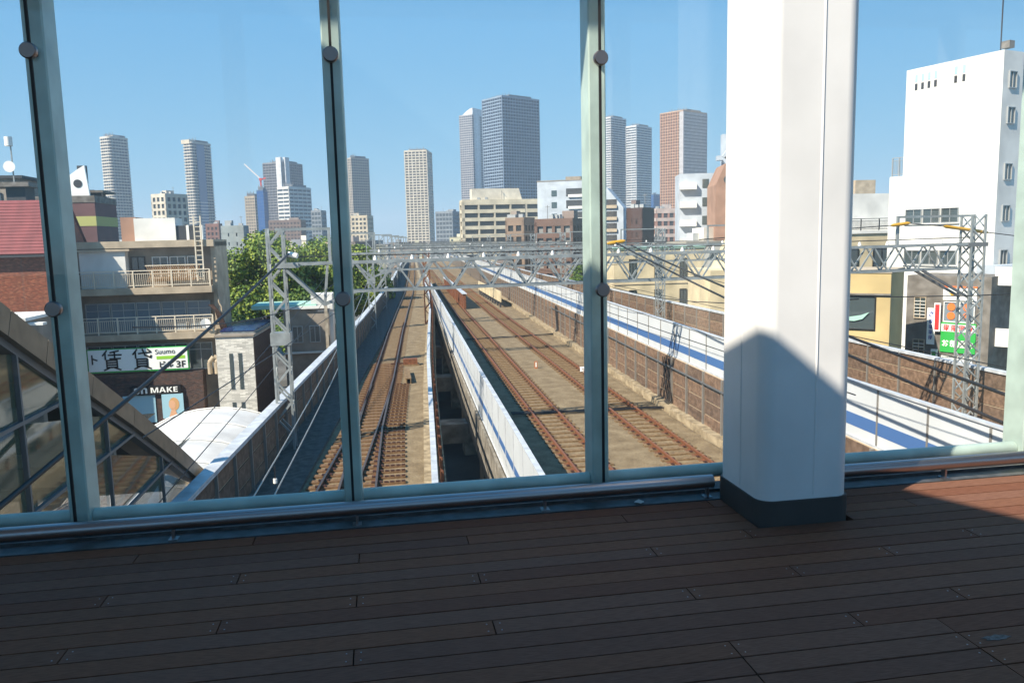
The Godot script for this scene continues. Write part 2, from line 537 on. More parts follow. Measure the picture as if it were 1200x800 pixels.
func build_screen() -> void:
	var t := thing("glass_screen", "tall glass screen with pale green steel mullions and round bolts at the deck edge", "glass screen", Vector3(0, 0, -4.6))
	for k in range(-3, 5):
		var x: float = -1.706 + 1.505 * k
		var s := st()
		quad(s, Vector3(x + 0.008, 0.02, 0), Vector3(x + 1.497, 0.02, 0), Vector3(x + 1.497, 5.06, 0), Vector3(x + 0.008, 5.06, 0), Vector3.BACK)
		obj("pane", s, M.pane, t)
		s = st()
		tube(s, Vector3(x + 0.055, 0.085, -0.145), Vector3(x + 1.45, 0.085, -0.145), 0.044, 20)
		obj("bottom_tube", s, M.mint, t)
	for k in range(-3, 6):
		var x: float = -1.706 + 1.505 * k
		var s := st()
		var w := 0.052
		# steel box section with softened corners
		var poly := PackedVector2Array([Vector2(-w, -0.07), Vector2(-w + 0.008, -0.062), Vector2(w - 0.008, -0.062), Vector2(w, -0.07), Vector2(w, -0.242), Vector2(w - 0.008, -0.25), Vector2(-w + 0.008, -0.25), Vector2(-w, -0.242)])
		prism(s, poly, Vector3(x, -0.4, 0), Vector3.RIGHT, Vector3.BACK, Vector3.UP * 5.5)
		var mu := obj("mullion", s, M.mint, t)
		s = st()
		bx(s, Vector3(x, 2.55, 0.0), Vector3(0.014, 5.06, 0.014))
		obj("gasket", s, M.gasket, t)
		for y in [1.28, 2.60, 3.92]:
			s = st()
			tube(s, Vector3(x, y, 0.006), Vector3(x, y, 0.030), 0.042, 24, 0.042)
			tube(s, Vector3(x, y, 0.030), Vector3(x, y, 0.036), 0.042, 24, 0.036)
			tube(s, Vector3(x, y, -0.064), Vector3(x, y, -0.006), 0.018, 12)
			obj("bolt", s, M.bolt, mu)

func build_rails_inside() -> void:
	var spans := [[-7.4, 1.95, [-6.5, -5.4, -4.35, -3.3, -2.25, -1.17, -0.18, 0.91, 1.92], "stainless foot rail in front of the glass, left of the white column"], [2.58, 7.4, [3.53, 4.6, 5.7, 6.8], "stainless foot rail in front of the glass, right of the white column"]]
	for sp in spans:
		var t := thing("foot_rail", sp[3], "rail", Vector3(0, 0, -4.47), 0.0, "foot rails along the glass")
		var s := st()
		tube(s, Vector3(sp[0], 0.102, 0), Vector3(sp[1], 0.102, 0), 0.041, 32)
		obj("tube", s, M.stainless, t)
		for x in sp[2]:
			s = st()
			bx(s, Vector3(x, 0.034, -0.01), Vector3(0.012, 0.062, 0.04))
			bx(s, Vector3(x, 0.006, -0.01), Vector3(0.05, 0.006, 0.06))
			obj("bracket", s, M.stainless, t)

func rounded_rect(x0: float, x1: float, z0: float, z1: float, r: float, n := 8) -> PackedVector2Array:
	var p := PackedVector2Array()
	var cs := [Vector2(x1 - r, z1 - r), Vector2(x0 + r, z1 - r), Vector2(x0 + r, z0 + r), Vector2(x1 - r, z0 + r)]
	for k in 4:
		for i in n + 1:
			var a := PI * 0.5 * (k + float(i) / n)
			p.append(cs[k] + Vector2(cos(a), sin(a)) * r)
	return p

func loft_walls(s: SurfaceTool, poly: PackedVector2Array, y0: float, y1: float, shrink := 0.0) -> void:
	# smooth side walls of a rounded post; normals from the outline
	var n := poly.size()
	var cen := Vector2.ZERO
	for q in poly:
		cen += q / n
	for i in n:
		var q := [poly[i], poly[(i + 1) % n]]
		var nn := []
		for j in [i, (i + 1) % n]:
			var e := poly[(j + 1) % n] - poly[(j - 1 + n) % n]
			var v := Vector2(e.y, -e.x).normalized()
			if v.dot(poly[j] - cen) < 0:
				v = -v
			nn.append(Vector3(v.x, 0, v.y))
		var a := Vector3(q[0].x, y0, q[0].y)
		var b := Vector3(q[1].x, y0, q[1].y)
		var c: Vector3 = Vector3(q[1].x, y1, q[1].y) - nn[1] * shrink
		var d: Vector3 = Vector3(q[0].x, y1, q[0].y) - nn[0] * shrink
		var order := [[a, nn[0]], [b, nn[1]], [c, nn[1]], [a, nn[0]], [c, nn[1]], [d, nn[0]]]
		if (c - a).cross(b - a).dot(nn[0]) < 0:
			order = [[a, nn[0]], [c, nn[1]], [b, nn[1]], [a, nn[0]], [d, nn[0]], [c, nn[1]]]
		for v in order:
			s.set_normal(v[1])
			s.add_vertex(v[0])

func build_column() -> void:
	var t := thing("steel_column", "thick white painted steel column with rounded corners and a dark skirt", "column", Vector3(2.265, 0, -4.22))
	var s := st()
	loft_walls(s, rounded_rect(-0.265, 0.265, -0.28, 0.28, 0.085), -0.02, 5.05)
	obj("shaft", s, M.white_steel, t)
	s = st()
	var sk := rounded_rect(-0.28, 0.28, -0.295, 0.295, 0.10)
	loft_walls(s, sk, -0.02, 0.132)
	loft_walls(s, sk, 0.132, 0.138, 0.006)
	var inner := rounded_rect(-0.264, 0.264, -0.279, 0.279, 0.084)
	for i in sk.size():
		var j := (i + 1) % sk.size()
		var nv := Vector3(sk[i].x, 0, sk[i].y).normalized() * 0.006
		quad(s, Vector3(sk[i].x, 0.138, sk[i].y) - nv, Vector3(sk[j].x, 0.138, sk[j].y) - nv, Vector3(inner[j].x, 0.138, inner[j].y), Vector3(inner[i].x, 0.138, inner[i].y), Vector3.UP)
	obj("skirt", s, M.skirt, t)
	for p in [Vector3(0.045, 2.6, 0.2775), Vector3(-0.2625, 2.6, 0.02)]:
		s = st()
		tube(s, p - Vector3.UP * 2.44, p + Vector3.UP * 2.44, 0.0075, 10)
		obj("weld_seam", s, M.white_steel, t)

func build_shelter() -> void:
	# unseen roof, opening cut to shape the sun patches, and a low parapet behind
	var s := st()
	bx(s, Vector3(0, 5.17, -4.4), Vector3(24, 0.24, 2.02))
	var poly := PackedVector2Array([Vector2(-12, -3.38), Vector2(-2.816, -3.38), Vector2(-0.969, 0.5), Vector2(-0.612, 0.5), Vector2(-0.612, 4.0), Vector2(-12, 4.0)])
	prism(s, poly, Vector3(0, 5.05, 0), Vector3.RIGHT, Vector3.BACK, Vector3.UP * 0.24)
	bx(s, Vector3(5.7, 5.17, 2.25), Vector3(12.6, 0.24, 3.5))
	bx(s, Vector3(9.5, 5.17, -1.44), Vector3(5, 0.24, 3.86))
	var roof := struct("sun_blocker_roof", s, M.roof_panel)
	roof.set_meta("label", "unseen roof over the deck, cut to shape the sun patches")
	s = st()
	bx(s, Vector3(0, 0.5, 4.2), Vector3(24, 1.4, 0.2))
	for x in [-8.0, -2.0, 4.0, 10.0]:
		bx(s, Vector3(x, 2.5, 3.8), Vector3(0.3, 5.1, 0.3))
	var w := struct("rear_parapet", s, M.roof_panel)
	w.set_meta("label", "low parapet and roof posts behind the deck")

func build_litter() -> void:
	var s := st()
	var pts := []
	rng.seed = 5
	for i in 9:
		var a := TAU * i / 9
		pts.append(Vector3(cos(a) * 0.035 * rng.randf_range(0.7, 1.1), rng.randf_range(0.0, 0.008), sin(a) * 0.02 * rng.randf_range(0.7, 1.1)))
	for i in 9:
		var n := Vector3(rng.randf_range(-0.4, 0.4), 1, rng.randf_range(-0.2, 0.6)).normalized()
		tri(s, Vector3(0, 0.022, 0), pts[i], pts[(i + 1) % 9], n)
		tri(s, Vector3(0, 0.0, 0), pts[i], pts[(i + 1) % 9], -n)
	var o := obj("paper_scrap", s, M.paper)
	o.position = Vector3(1.48, 0.006, -4.46)
	tag(o, "crumpled white paper scrap lying on the sill left of the column", "litter")

# ---------------------------------------------------------------- the railway
func rail(parent: Node, pts: Array, x_off := 0.0, hm := "rail_head") -> void:
	var foot := st()
	var head := st()
	for i in pts.size() - 1:
		var a := Vector3(pts[i].x + x_off, 0, pts[i].y)
		var b := Vector3(pts[i + 1].x + x_off, 0, pts[i + 1].y)
		bar(foot, a + Vector3.UP * (RAIL - 0.138), b + Vector3.UP * (RAIL - 0.138), 0.13, 0.022)
		bar(foot, a + Vector3.UP * (RAIL - 0.085), b + Vector3.UP * (RAIL - 0.085), 0.02, 0.09)
		bar(head, a + Vector3.UP * (RAIL - 0.02), b + Vector3.UP * (RAIL - 0.02), 0.066, 0.04)
	var r := obj("rail", foot, M.rust, parent)
	obj("rail_head", head, M[hm], r)

func rust_strip(s: SurfaceTool, pts: Array, x_off: float, w: float, y: float) -> void:
	var l := []
	var r := []
	for p in pts:
		l.append(Vector2(p.x + x_off - w, p.y))
		r.append(Vector2(p.x + x_off + w, p.y))
	slab_between(s, l, r, y, 0.05)

func build_track(pts: Array, label: String) -> void:
	var t := thing("railway_track", label, "railway track", Vector3.ZERO, 0.0, "tracks on the right viaduct")
	rail(t, pts, 0.0, "rust_head")
	rail(t, pts, 1.067, "rust_head")
	var s := st()
	rust_strip(s, pts, 0.0, 0.17, BED + 0.012)
	rust_strip(s, pts, 1.067, 0.17, BED + 0.012)
	obj("rail_seat", s, M.rust_bed, t)
	var far := st()
	var clips := st()
	for i in 380:
		var z := -10.0 - 0.62 * i
		var x := along(pts, z) + 0.5335
		if z < -20 and z > -64:
			pb("sleeper", t, Vector3(x, BED - 0.035 + 0.055, z), Vector3(1.62, 0.07, 0.22), M.sleeper)
		else:
			bx(far, Vector3(x, BED + 0.02, z), Vector3(1.62, 0.07, 0.22))
		if z > -90:
			for dx in [-0.5335, 0.5335]:
				for e in [-0.11, 0.11]:
					bx(clips, Vector3(x + dx + e, BED + 0.065, z), Vector3(0.09, 0.05, 0.14))
	stuff(obj("far_sleepers", far, M.sleeper, t))
	stuff(obj("rail_clips", clips, M.clip, t))

func build_left_track() -> void:
	var t := thing("railway_track", "left curving track with a turnout of extra rails and long brown sleepers", "railway track")
	rail(t, RL)
	rail(t, RR)
	rail(t, R2)
	rail(t, R3)
	var s := st()
	rust_strip(s, RL, 0.0, 0.13, BED + 0.012)
	rust_strip(s, RR, 0.0, 0.16, BED + 0.012)
	obj("rail_seat", s, M.rust_bed, t)
	var far2 := st()
	var far := st()
	var clips := st()
	for i in 380:
		var z := -10.0 - 0.58 * i
		var a := along(RL, z) - 0.42
		var b := along(RR, z) + (0.85 if z > -40 else 0.42)
		if z < -20 and z > -47:
			pb("sleeper", t, Vector3((a + b) * 0.5, BED + 0.022, z), Vector3(b - a, 0.075, 0.25), M.sleeper_brown)
		elif z < -40:
			bx(far2, Vector3((a + b) * 0.5, BED - 0.01, z), Vector3(b - a, 0.075, 0.25))
		else:
			bx(far, Vector3((a + b) * 0.5, BED + 0.022, z), Vector3(b - a, 0.075, 0.25))
		if z > -70:
			for L in [RL, RR]:
				for e in [-0.11, 0.11]:
					bx(clips, Vector3(along(L, z) + e, BED + 0.07, z), Vector3(0.09, 0.05, 0.15))
			if z > -40:
				for k in 4:
					bx(clips, Vector3(b - 0.06 - k * 0.17, BED + 0.075, z + 0.04), Vector3(0.11, 0.04, 0.09))
	stuff(obj("near_sleepers", far, M.sleeper_brown, t))
	stuff(obj("far_sleepers", far2, M.sleeper_tan, t))
	stuff(obj("rail_clips", clips, M.clip, t))

func shift(pts: Array, dx: float) -> Array:
	var r := []
	for p in pts:
		r.append(p + Vector2(dx, 0))
	return r

func resample(pts: Array, z0: float, z1: float, step: float) -> Array:
	var r := []
	var z := z0
	while z > z1:
		r.append(Vector2(along(pts, z), z))
		z -= step
	r.append(Vector2(along(pts, z1), z1))
	return r

# plank wall: posts and planks as pieces near, joined beyond
func plank_wall(t: Node3D, pts: Array, z0: float, near: float, z1: float, y0: float, y1: float, rows: int, side: float, key: String, postm: Material, coping: bool, step := 1.8) -> void:
	var back := st()
	var rp := resample(pts, z0, z1, 6.0)
	wall_strip(back, rp, 0.14, y0, y1)
	obj("wall", back, M.sunlit_ledge, t)  # pale backing shows through the gaps as sunlit ledges
	if coping:
		var c := st()
		wall_strip(c, rp, 0.34, y1, y1 + 0.05)
		wall_strip(c, rp, 0.36, y1 - 0.06, y1 - 0.005)
		obj("coping", c, M.coping, t)
	var far := st()
	var farp := st()
	var z := z0
	var hh := (y1 - y0) / rows
	rng.seed = 11
	while z > z1 + step:
		var a := Vector3(along(pts, z) + side * 0.085, 0, z)
		var b := Vector3(along(pts, z - step) + side * 0.085, 0, z - step)
		for k in rows:
			var y := y0 + hh * (k + 0.5)
			if z > near and z < -11:
				bar_part("plank", t, a.lerp(b, 0.02) + Vector3.UP * y, a.lerp(b, 0.98) + Vector3.UP * y, 0.045, hh - 0.055, M[key + str(rng.randi() % 4)])
			else:
				bar(far, a + Vector3.UP * y, b + Vector3.UP * y, 0.045, hh - 0.055)
		var p := a + Vector3(side * 0.05, (y0 + y1) * 0.5, 0)
		if z > near and z < -11:
			pb("post", t, p, Vector3(0.09, y1 - y0, 0.08), postm)
		else:
			bx(farp, p, Vector3(0.09, y1 - y0, 0.08))
		z -= step
	stuff(obj("far_planks", far, M[key + "0"], t))
	stuff(obj("far_posts", farp, postm, t))

func panel_fence(t: Node3D, pts: Array, z0: float, near: float, z1: float, y0: float, y1: float, s0: float, s1: float, side: float, step := 1.8, pw := 0.05, pm := "post") -> void:
	var far := st()
	var farb := st()
	var posts := st()
	var z := z0
	while z > z1 + step:
		var a := Vector3(along(pts, z), 0, z)
		var b := Vector3(along(pts, z - step), 0, z - step)
		var ym := Vector3.UP * (y0 + y1) * 0.5
		var yb := Vector3.UP * (y0 + (y1 - y0) * (s0 + s1) * 0.5)
		var o := Vector3(side * 0.034, 0, 0)
		if z > near and z < -10:
			var p := bar_part("panel", t, a.lerp(b, 0.012) + ym, a.lerp(b, 0.988) + ym, 0.06, y1 - y0, M.panel_white)
			bar_part("stripe", t, a.lerp(b, 0.012) + yb + o, a.lerp(b, 0.988) + yb + o, 0.004, (y1 - y0) * (s1 - s0), M.panel_blue)
			pb("fence_post", t, a + ym + Vector3(side * 0.015, 0, 0), Vector3(0.07, y1 - y0 + 0.02, pw), M[pm])
		else:
			bar(far, a + ym, b + ym, 0.06, y1 - y0)
			bar(farb, a + yb + o, b + yb + o, 0.004, (y1 - y0) * (s1 - s0))
			bx(posts, a + ym + Vector3(side * 0.02, 0, 0), Vector3(0.075, y1 - y0 + 0.02, 0.05))
		z -= step
	stuff(obj("far_panels", far, M.panel_white, t))
	stuff(obj("far_stripe", farb, M.panel_blue, t))
	stuff(obj("far_posts", posts, M.post, t))
	var rp := resample(pts, z0, z1, 6.0)
	var c := st()
	wall_strip(c, rp, 0.14, y1, y1 + 0.04)
	wall_strip(c, rp, 0.12, y0 - 0.06, y0)
	obj("edge_rail", c, M.coping, t)

func build_viaducts() -> void:
	var g := st()
	quad(g, Vector3(-5000, GROUND, 200), Vector3(5000, GROUND, 200), Vector3(5000, GROUND, -6000), Vector3(-5000, GROUND, -6000), Vector3.UP)
	struct("ground", g, M.ground)
	var zs := [-8.0, -15.0, -22.0, -30.0, -38.0, -46.0, -55.0, -65.0, -79.0, -95.0, -108.0, -135.0, -160.0, -210.0, -260.0]
	var f := func(pts: Array, dx: float) -> Array:
		var r := []
		for z in zs:
			r.append(Vector2(along(pts, z) + dx, z))
		return r
	var s := st()
	slab_between(s, f.call(LW, -0.3), f.call(LE, 0.2), BED, 1.3)
	var lv := struct("left_viaduct", s, M.bed)
	lv.set_meta("label", "left viaduct deck carrying the curving track")
	s = st()
	slab_between(s, f.call(LE, -0.42), f.call(LE, 0.0), BED + 0.07, 0.1)
	slab_between(s, f.call(LE, 0.2), f.call(LE, 0.24), BED + 0.05, 1.4)
	obj("kerb", s, M.kerb, lv)
	s = st()
	slab_between(s, f.call(RF, -0.12), f.call(IW, 0.4), BED, 1.5)
	var rv := struct("right_viaduct", s, M.bed)
	rv.set_meta("label", "right viaduct deck carrying two straight tracks")
	s = st()
	slab_between(s, f.call(RF, -0.20), f.call(RF, -0.12), BED + 0.06, 1.7)
	obj("edge_beam", s, M.concrete, rv)
	s = st()
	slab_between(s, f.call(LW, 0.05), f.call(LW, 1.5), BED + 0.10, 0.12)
	obj("shade_strip", s, M.shade_strip, lv)  # dark slab where troughs run, toned to deepen the wall shadow
	s = st()
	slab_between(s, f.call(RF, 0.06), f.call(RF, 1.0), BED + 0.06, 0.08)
	obj("shade_strip", s, M.shade_strip, rv)  # same dark tone laid into the shadow beside the white fence
	rng.seed = 31
	var z := -10.0
	while z > -100:
		pb("kerb_block", rv, Vector3(along(IW, z - 0.9) - 0.28, BED + 0.13, z - 0.9), Vector3(0.34, 0.28 + rng.randf_range(-0.03, 0.02), 1.76), M.kerb, atan2(-(along(IW, z - 1.8) - along(IW, z)), 1.8) * -1.0)
		z -= 1.8
	# lower line beyond the inner wall
	s = st()
	slab_between(s, f.call(IW, 0.45), f.call(OW, 0.2), -7.6, 1.0)
	var lo := struct("lower_line_bed", s, M.bed)
	lo.set_meta("label", "gravel bed between the white panel wall and the outer brown wall")
	# piers and cross beams seen in the gap
	s = st()
	for zz in [-24.0, -37.0, -50.0, -64.0]:
		bx(s, Vector3(along(LE, zz) - 1.2, -9.5, zz), Vector3(1.1, 5.2, 1.4))
	obj("pier", s, M.concrete, lv)
	for zz in [-26.5, -37.0, -50.0, -64.0, -80.0]:
		pb("pier", rv, Vector3(along(RF, zz) + 1.0, -9.6, zz), Vector3(1.2, 5.0, 1.5), M.concrete)
		pb("cross_beam", rv, Vector3((along(RF, zz) + along(LE, zz)) * 0.5, -7.4, zz), Vector3(along(RF, zz) - along(LE, zz) - 0.5, 0.9, 1.2), M.concrete)

func build_line() -> void:
	build_viaducts()
	build_left_track()
	build_track(TA, "track beside the central white fence on the right viaduct")
	build_track(TC, "track nearest the brown and white barrier wall on the right viaduct")
	var t := thing("plank_wall", "dark brown plank wall with pale coping along the left track", "wall", Vector3.ZERO, 0.0, "plank walls along the line")
	plank_wall(t, LW, -9.0, -62.0, -255.0, BED - 0.1, -3.86, 3, 1.0, "plank", M.post, true)
	t = thing("barrier_wall", "brown plank wall topped by white panels with a blue stripe along the right tracks", "wall", Vector3.ZERO, 0.0, "plank walls along the line")
	plank_wall(t, IW, -9.0, -62.0, -255.0, BED + 0.15, -3.36, 4, -1.0, "plank", M.post, false)
	panel_fence(t, IW, -9.0, -72.0, -255.0, -3.3, -2.0, 0.19, 0.42, -1.0)
	t = thing("plank_wall", "outer brown plank wall with pale coping on the far right", "wall", Vector3.ZERO, 0.0, "plank walls along the line")
	plank_wall(t, OW, -12.0, -95.0, -255.0, -9.6, -4.4, 7, -1.0, "plank", M.post, true, 2.6)
	t = thing("white_fence", "white panel fence with a blue stripe along the gap between the viaducts", "fence")
	panel_fence(t, RF, -9.0, -75.0, -130.0, BED + 0.02, -3.7, 0.30, 0.43, -1.0, 1.8, 0.018, "coping")
	# parapet along the inner edge of the left viaduct
	t = thing("parapet", "low parapet with a white rail and rusty posts along the left edge of the gap", "parapet")
	var s := st()
	wall_strip(s, resample(LE, -9, -130, 5.0), 0.16, -4.28, -4.2, -0.12)
	obj("top_rail", s, M.coping, t)
	s = st()
	wall_strip(s, resample(LE, -9, -130, 5.0), 0.03, BED + 0.05, -4.7, -0.14)
	obj("panel", s, M.galv_dark, t)
	var z := -10.0
	while z > -100:
		var c := Vector3(along(LE, z) + 0.08, (BED - 4.28) * 0.5, z)
		pb("post", t, c, Vector3(0.07, -4.28 - BED, 0.07), M.rust)
		z -= 1.25
	small_line_things()

func small_line_things() -> void:
	# rusty plate girder and cream panels where the right viaduct widens
	var t := thing("girder_wall", "rusty plate wall with a white top between the two right tracks, far down the line", "wall")
	bar_part("plate", t, Vector3(8.55, -4.75, -81), Vector3(9.6, -4.75, -118), 0.25, 1.5, M.rust)
	bar_part("cap", t, Vector3(8.55, -3.97, -80.9), Vector3(9.6, -3.97, -118), 0.5, 0.06, M.coping)
	for i in 12:
		var z := -82.5 - i * 2.8
		pb("rib", t, Vector3(8.55 + (-81 - z) * 0.0284 - 0.16, -4.75, z), Vector3(0.1, 1.5, 0.12), M.rust)
	t = thing("cream_barrier", "cream panel barrier with a dark striped foot beside the right tracks, far down the line", "barrier")
	for i in 10:
		var z := -81.5 - i * 2.2
		var x := 12.35 + 0.02 * (-81.5 - z)
		bar_part("panel", t, Vector3(x, -4.45, z), Vector3(x + 0.04, -4.45, z - 2.15), 0.1, 1.1, M.render_cream)
		pb("foot", t, Vector3(x, -5.25, z - 0.5), Vector3(0.14, 0.55, 0.4), M.charcoal)
	t = thing("rusty_column", "rusty lattice column standing at the parapet beside the left track", "column")
	lattice(t, Vector3(4.05, BED, -68.5), 6.2, 0.5, M.rust, 0.6)
	var o := thing("equipment_box", "small white equipment box lying in the track by the barrier wall", "box", Vector3(10.6, BED + 0.03, -40.5))
	pb("case", o, Vector3(0, 0.11, 0), Vector3(0.6, 0.22, 0.35), M.paper)
	pb("lid", o, Vector3(0, 0.235, 0), Vector3(0.64, 0.03, 0.39), M.paper)
	o = thing("track_marker", "small orange marker post between the two right tracks", "marker", Vector3(8.3, BED, -42.6))
	pb("post", o, Vector3(0, 0.2, 0), Vector3(0.16, 0.4, 0.10), M.orange)
	pb("face", o, Vector3(0, 0.22, 0.053), Vector3(0.07, 0.26, 0.006), M.paper)
	o = thing("point_machine", "rusty point machine beside the turnout on the left track", "machine", Vector3(1.6, BED, -46))
	pb("case", o, Vector3(0, 0.2, 0), Vector3(0.8, 0.36, 0.5), M.rust)
	bar_part("rod", o, Vector3(-0.4, 0.12, 0), Vector3(-1.1, 0.12, 0), 0.06, 0.06, M.clip)
	pb("base", o, Vector3(0, 0.03, 0), Vector3(1.0, 0.08, 0.7), M.sleeper)
	o = thing("cable_trough", "short pale timber trough lying beside the turnout", "trough", Vector3(1.25, BED, -41.5))
	pb("side", o, Vector3(-0.08, 0.12, 0), Vector3(0.04, 0.24, 3.2), M.sleeper)
	pb("side", o, Vector3(0.12, 0.12, 0), Vector3(0.04, 0.24, 3.2), M.sleeper)
	pb("lid", o, Vector3(0.02, 0.26, 0), Vector3(0.28, 0.04, 3.2), M.sleeper)
	# dark strands tracing the gantry shadow across tracks and up the barrier wall
	rng.seed = 19
	for row in [[-31.5, -31.0, "black strands tracing the gantry shadow over the right tracks and barrier wall"], [-56.0, -57.0, "second set of black strands tracing a gantry shadow, farther down the line"]]:
		var s := st()
		for k in 4:
			var pts := []
			var x0: float = along(RF, row[0]) + 1.2
			var x1: float = along(IW, row[1]) - 0.5
			for i in 13:
				var q := float(i) / 12
				var x := lerpf(x0, x1, q)
				var over := 0.0
				pts.append(Vector3(x, BED + 0.08 + over + rng.randf_range(0, 0.03), lerpf(row[0], row[1], q) + k * 0.09 + rng.randf_range(-0.06, 0.06)))
			var xe: float = along(IW, row[1]) - 0.2
			pts.append(Vector3(xe, BED + 0.4, row[1] + k * 0.16))
			pts.append(Vector3(xe, -4.4, row[1] - 0.25 + k * 0.2))
			pts.append(Vector3(xe, -3.45, row[1] - 0.55 + k * 0.22))
			path_tube(s, pts, 0.025, 6)
		var c := obj("shadow_strands", s, M.black_cable)
		tag(c, row[2], "cable", "shadow strands on the right viaduct")
	var s := st()
	wall_strip(s, resample(IW, -10, -60, 4.0), 0.05, -3.78, -3.73, -0.20)
	var d := obj("conduit", s, M.galv_dark)
	d.set_meta("label", "")
	tag(d, "thin grey conduit running along the brown barrier wall under the white panels", "conduit")

# ---------------------------------------------------------------- gantries
func lattice(t: Node3D, base: Vector3, h: float, w: float, m: Material, pitch := 0.55, name_ := "mast") -> Node3D:
	var s := st()
	for sx in [-1, 1]:
		for sz in [-1, 1]:
			bx(s, base + Vector3(sx * w * 0.5, h * 0.5, sz * w * 0.5), Vector3(0.075, h, 0.075))
	var mast := obj(name_, s, m, t)
	s = st()
	var n := int(h / pitch)
	for i in n:
		var y0 := base.y + h * i / n
		var y1 := base.y + h * (i + 1) / n
		var sg := 1.0 if i % 2 == 0 else -1.0
		for k in [-1.0, 1.0]:
			bar(s, Vector3(base.x - sg * w * 0.5, y0, base.z + k * w * 0.5), Vector3(base.x + sg * w * 0.5, y1, base.z + k * w * 0.5), 0.06, 0.06)
			bar(s, Vector3(base.x + k * w * 0.5, y0, base.z + sg * w * 0.5), Vector3(base.x + k * w * 0.5, y1, base.z - sg * w * 0.5), 0.05, 0.025)
	stuff(obj("lacing", s, m, mast))
	return mast

func build_gantry(z: float, xl: float, xr: float, top: float, near: bool, label: String) -> void:
	var t := thing("overhead_gantry", label, "gantry", Vector3.ZERO, 0.0, "lattice gantries spanning the tracks")
	var zl := z
	var zr := z - 0.065 * (xr - xl)
	var at := func(x: float, y: float, e: float) -> Vector3: return Vector3(x, y, lerpf(zl, zr, (x - xl) / (xr - xl)) + e)
	lattice(t, Vector3(xl, BED, zl), top - BED, 0.5, M.galv, 0.55)
	lattice(t, Vector3(xr, -7.6, zr), top + 7.6, 0.62, M.galv, 0.55)
	for e in [-0.26, 0.26]:
		bar_part("top_chord", t, at.call(xl, 0.88, e), at.call(xr, 0.88, e), 0.07, 0.10, M.galv)
		bar_part("bottom_chord", t, at.call(xl + 1.9, -0.10, e), at.call(xr - 0.8, -0.10, e), 0.07, 0.09, M.galv)
	var s := st()
	var n := int((xr - xl - 2.7) / 0.66)
	var dx := (xr - xl - 2.7) / n
	for i in n:
		var a := xl + 1.9 + dx * i
		var up := i % 2 == 0
		for e in [-0.26, 0.26]:
			var p0: Vector3 = at.call(a, -0.10 if up else 0.88, e)
			var p1: Vector3 = at.call(a + dx, 0.88 if up else -0.10, e)
			if near:
				bar_part("brace", t, p0, p1, 0.045, 0.06, M.galv)
			else:
				bar(s, p0, p1, 0.045, 0.06)
		bar(s, at.call(a, 0.89, -0.26), at.call(a + dx, 0.89, 0.26), 0.04, 0.04)
		bar(s, at.call(a, -0.12, 0.26), at.call(a + dx, -0.12, -0.26), 0.04, 0.04)
	stuff(obj("lacing", s, M.galv, t))
	for e in [-0.26, 0.26]:
		bar_part("knee", t, at.call(xl + 0.3, 0.70, e), at.call(xl + 1.5, -0.52, e), 0.08, 0.09, M.galv)
		bar_part("knee", t, at.call(xl + 1.5, -0.52, e), at.call(xl + 2.6, -0.10, e), 0.08, 0.09, M.galv)
		bar_part("knee", t, at.call(xl + 1.5, -0.52, e), at.call(xl + 1.65, 0.80, e), 0.06, 0.06, M.galv)
		bar_part("knee", t, at.call(xr - 0.3, -1.3, e), at.call(xr - 2.6, -0.10, e), 0.08, 0.10, M.galv_dark)
	pb("gusset", t, Vector3(xl + 0.35, 0.84, zl), Vector3(0.75, 0.16, 0.62), M.galv)
	pb("collar", t, Vector3(xl, -1.62, zl), Vector3(0.66, 0.42, 0.62), M.galv)
	pb("collar", t, Vector3(xr, 0.86, zr), Vector3(0.9, 0.16, 0.7), M.galv_dark)
	# small portal over the left end and right end
	for q in [[xl, xl + 1.75], [xr, xr - 3.6]]:
		bar_part("portal_bar", t, at.call(q[0], top - 0.04, 0.0), at.call(q[1], top - 0.04, 0.0), 0.09, 0.09, M.galv)
		bar_part("portal_post", t, at.call(q[1], top, 0.0), at.call(q[1], 0.9, 0.0), 0.10, 0.10, M.galv)
	var k := 0
	var x := xl + 2.0
	while x < xr - 1.0:
		var p: Vector3 = at.call(x, 0.94, 0.0)
		var q := st()
		tube(q, p, p + Vector3.UP * 0.05, 0.07, 10)
		tube(q, p + Vector3.UP * 0.05, p + Vector3.UP * 0.15, 0.065, 10, 0.035)
		if near:
			obj("insulator", q, M.porcelain, t)
		elif k % 3 == 0 and z > -90:
			obj("insulator", q, M.porcelain, t)
		x += 1.27 if near else 2.4
		k += 1
	s = st()
	path_tube(s, sag(at.call(xl, 1.12, 0.0), at.call(xr, 1.16, 0.0), 0.05, 8), 0.02, 6)
	obj("feeder_line", s, M.dark_wire, t)

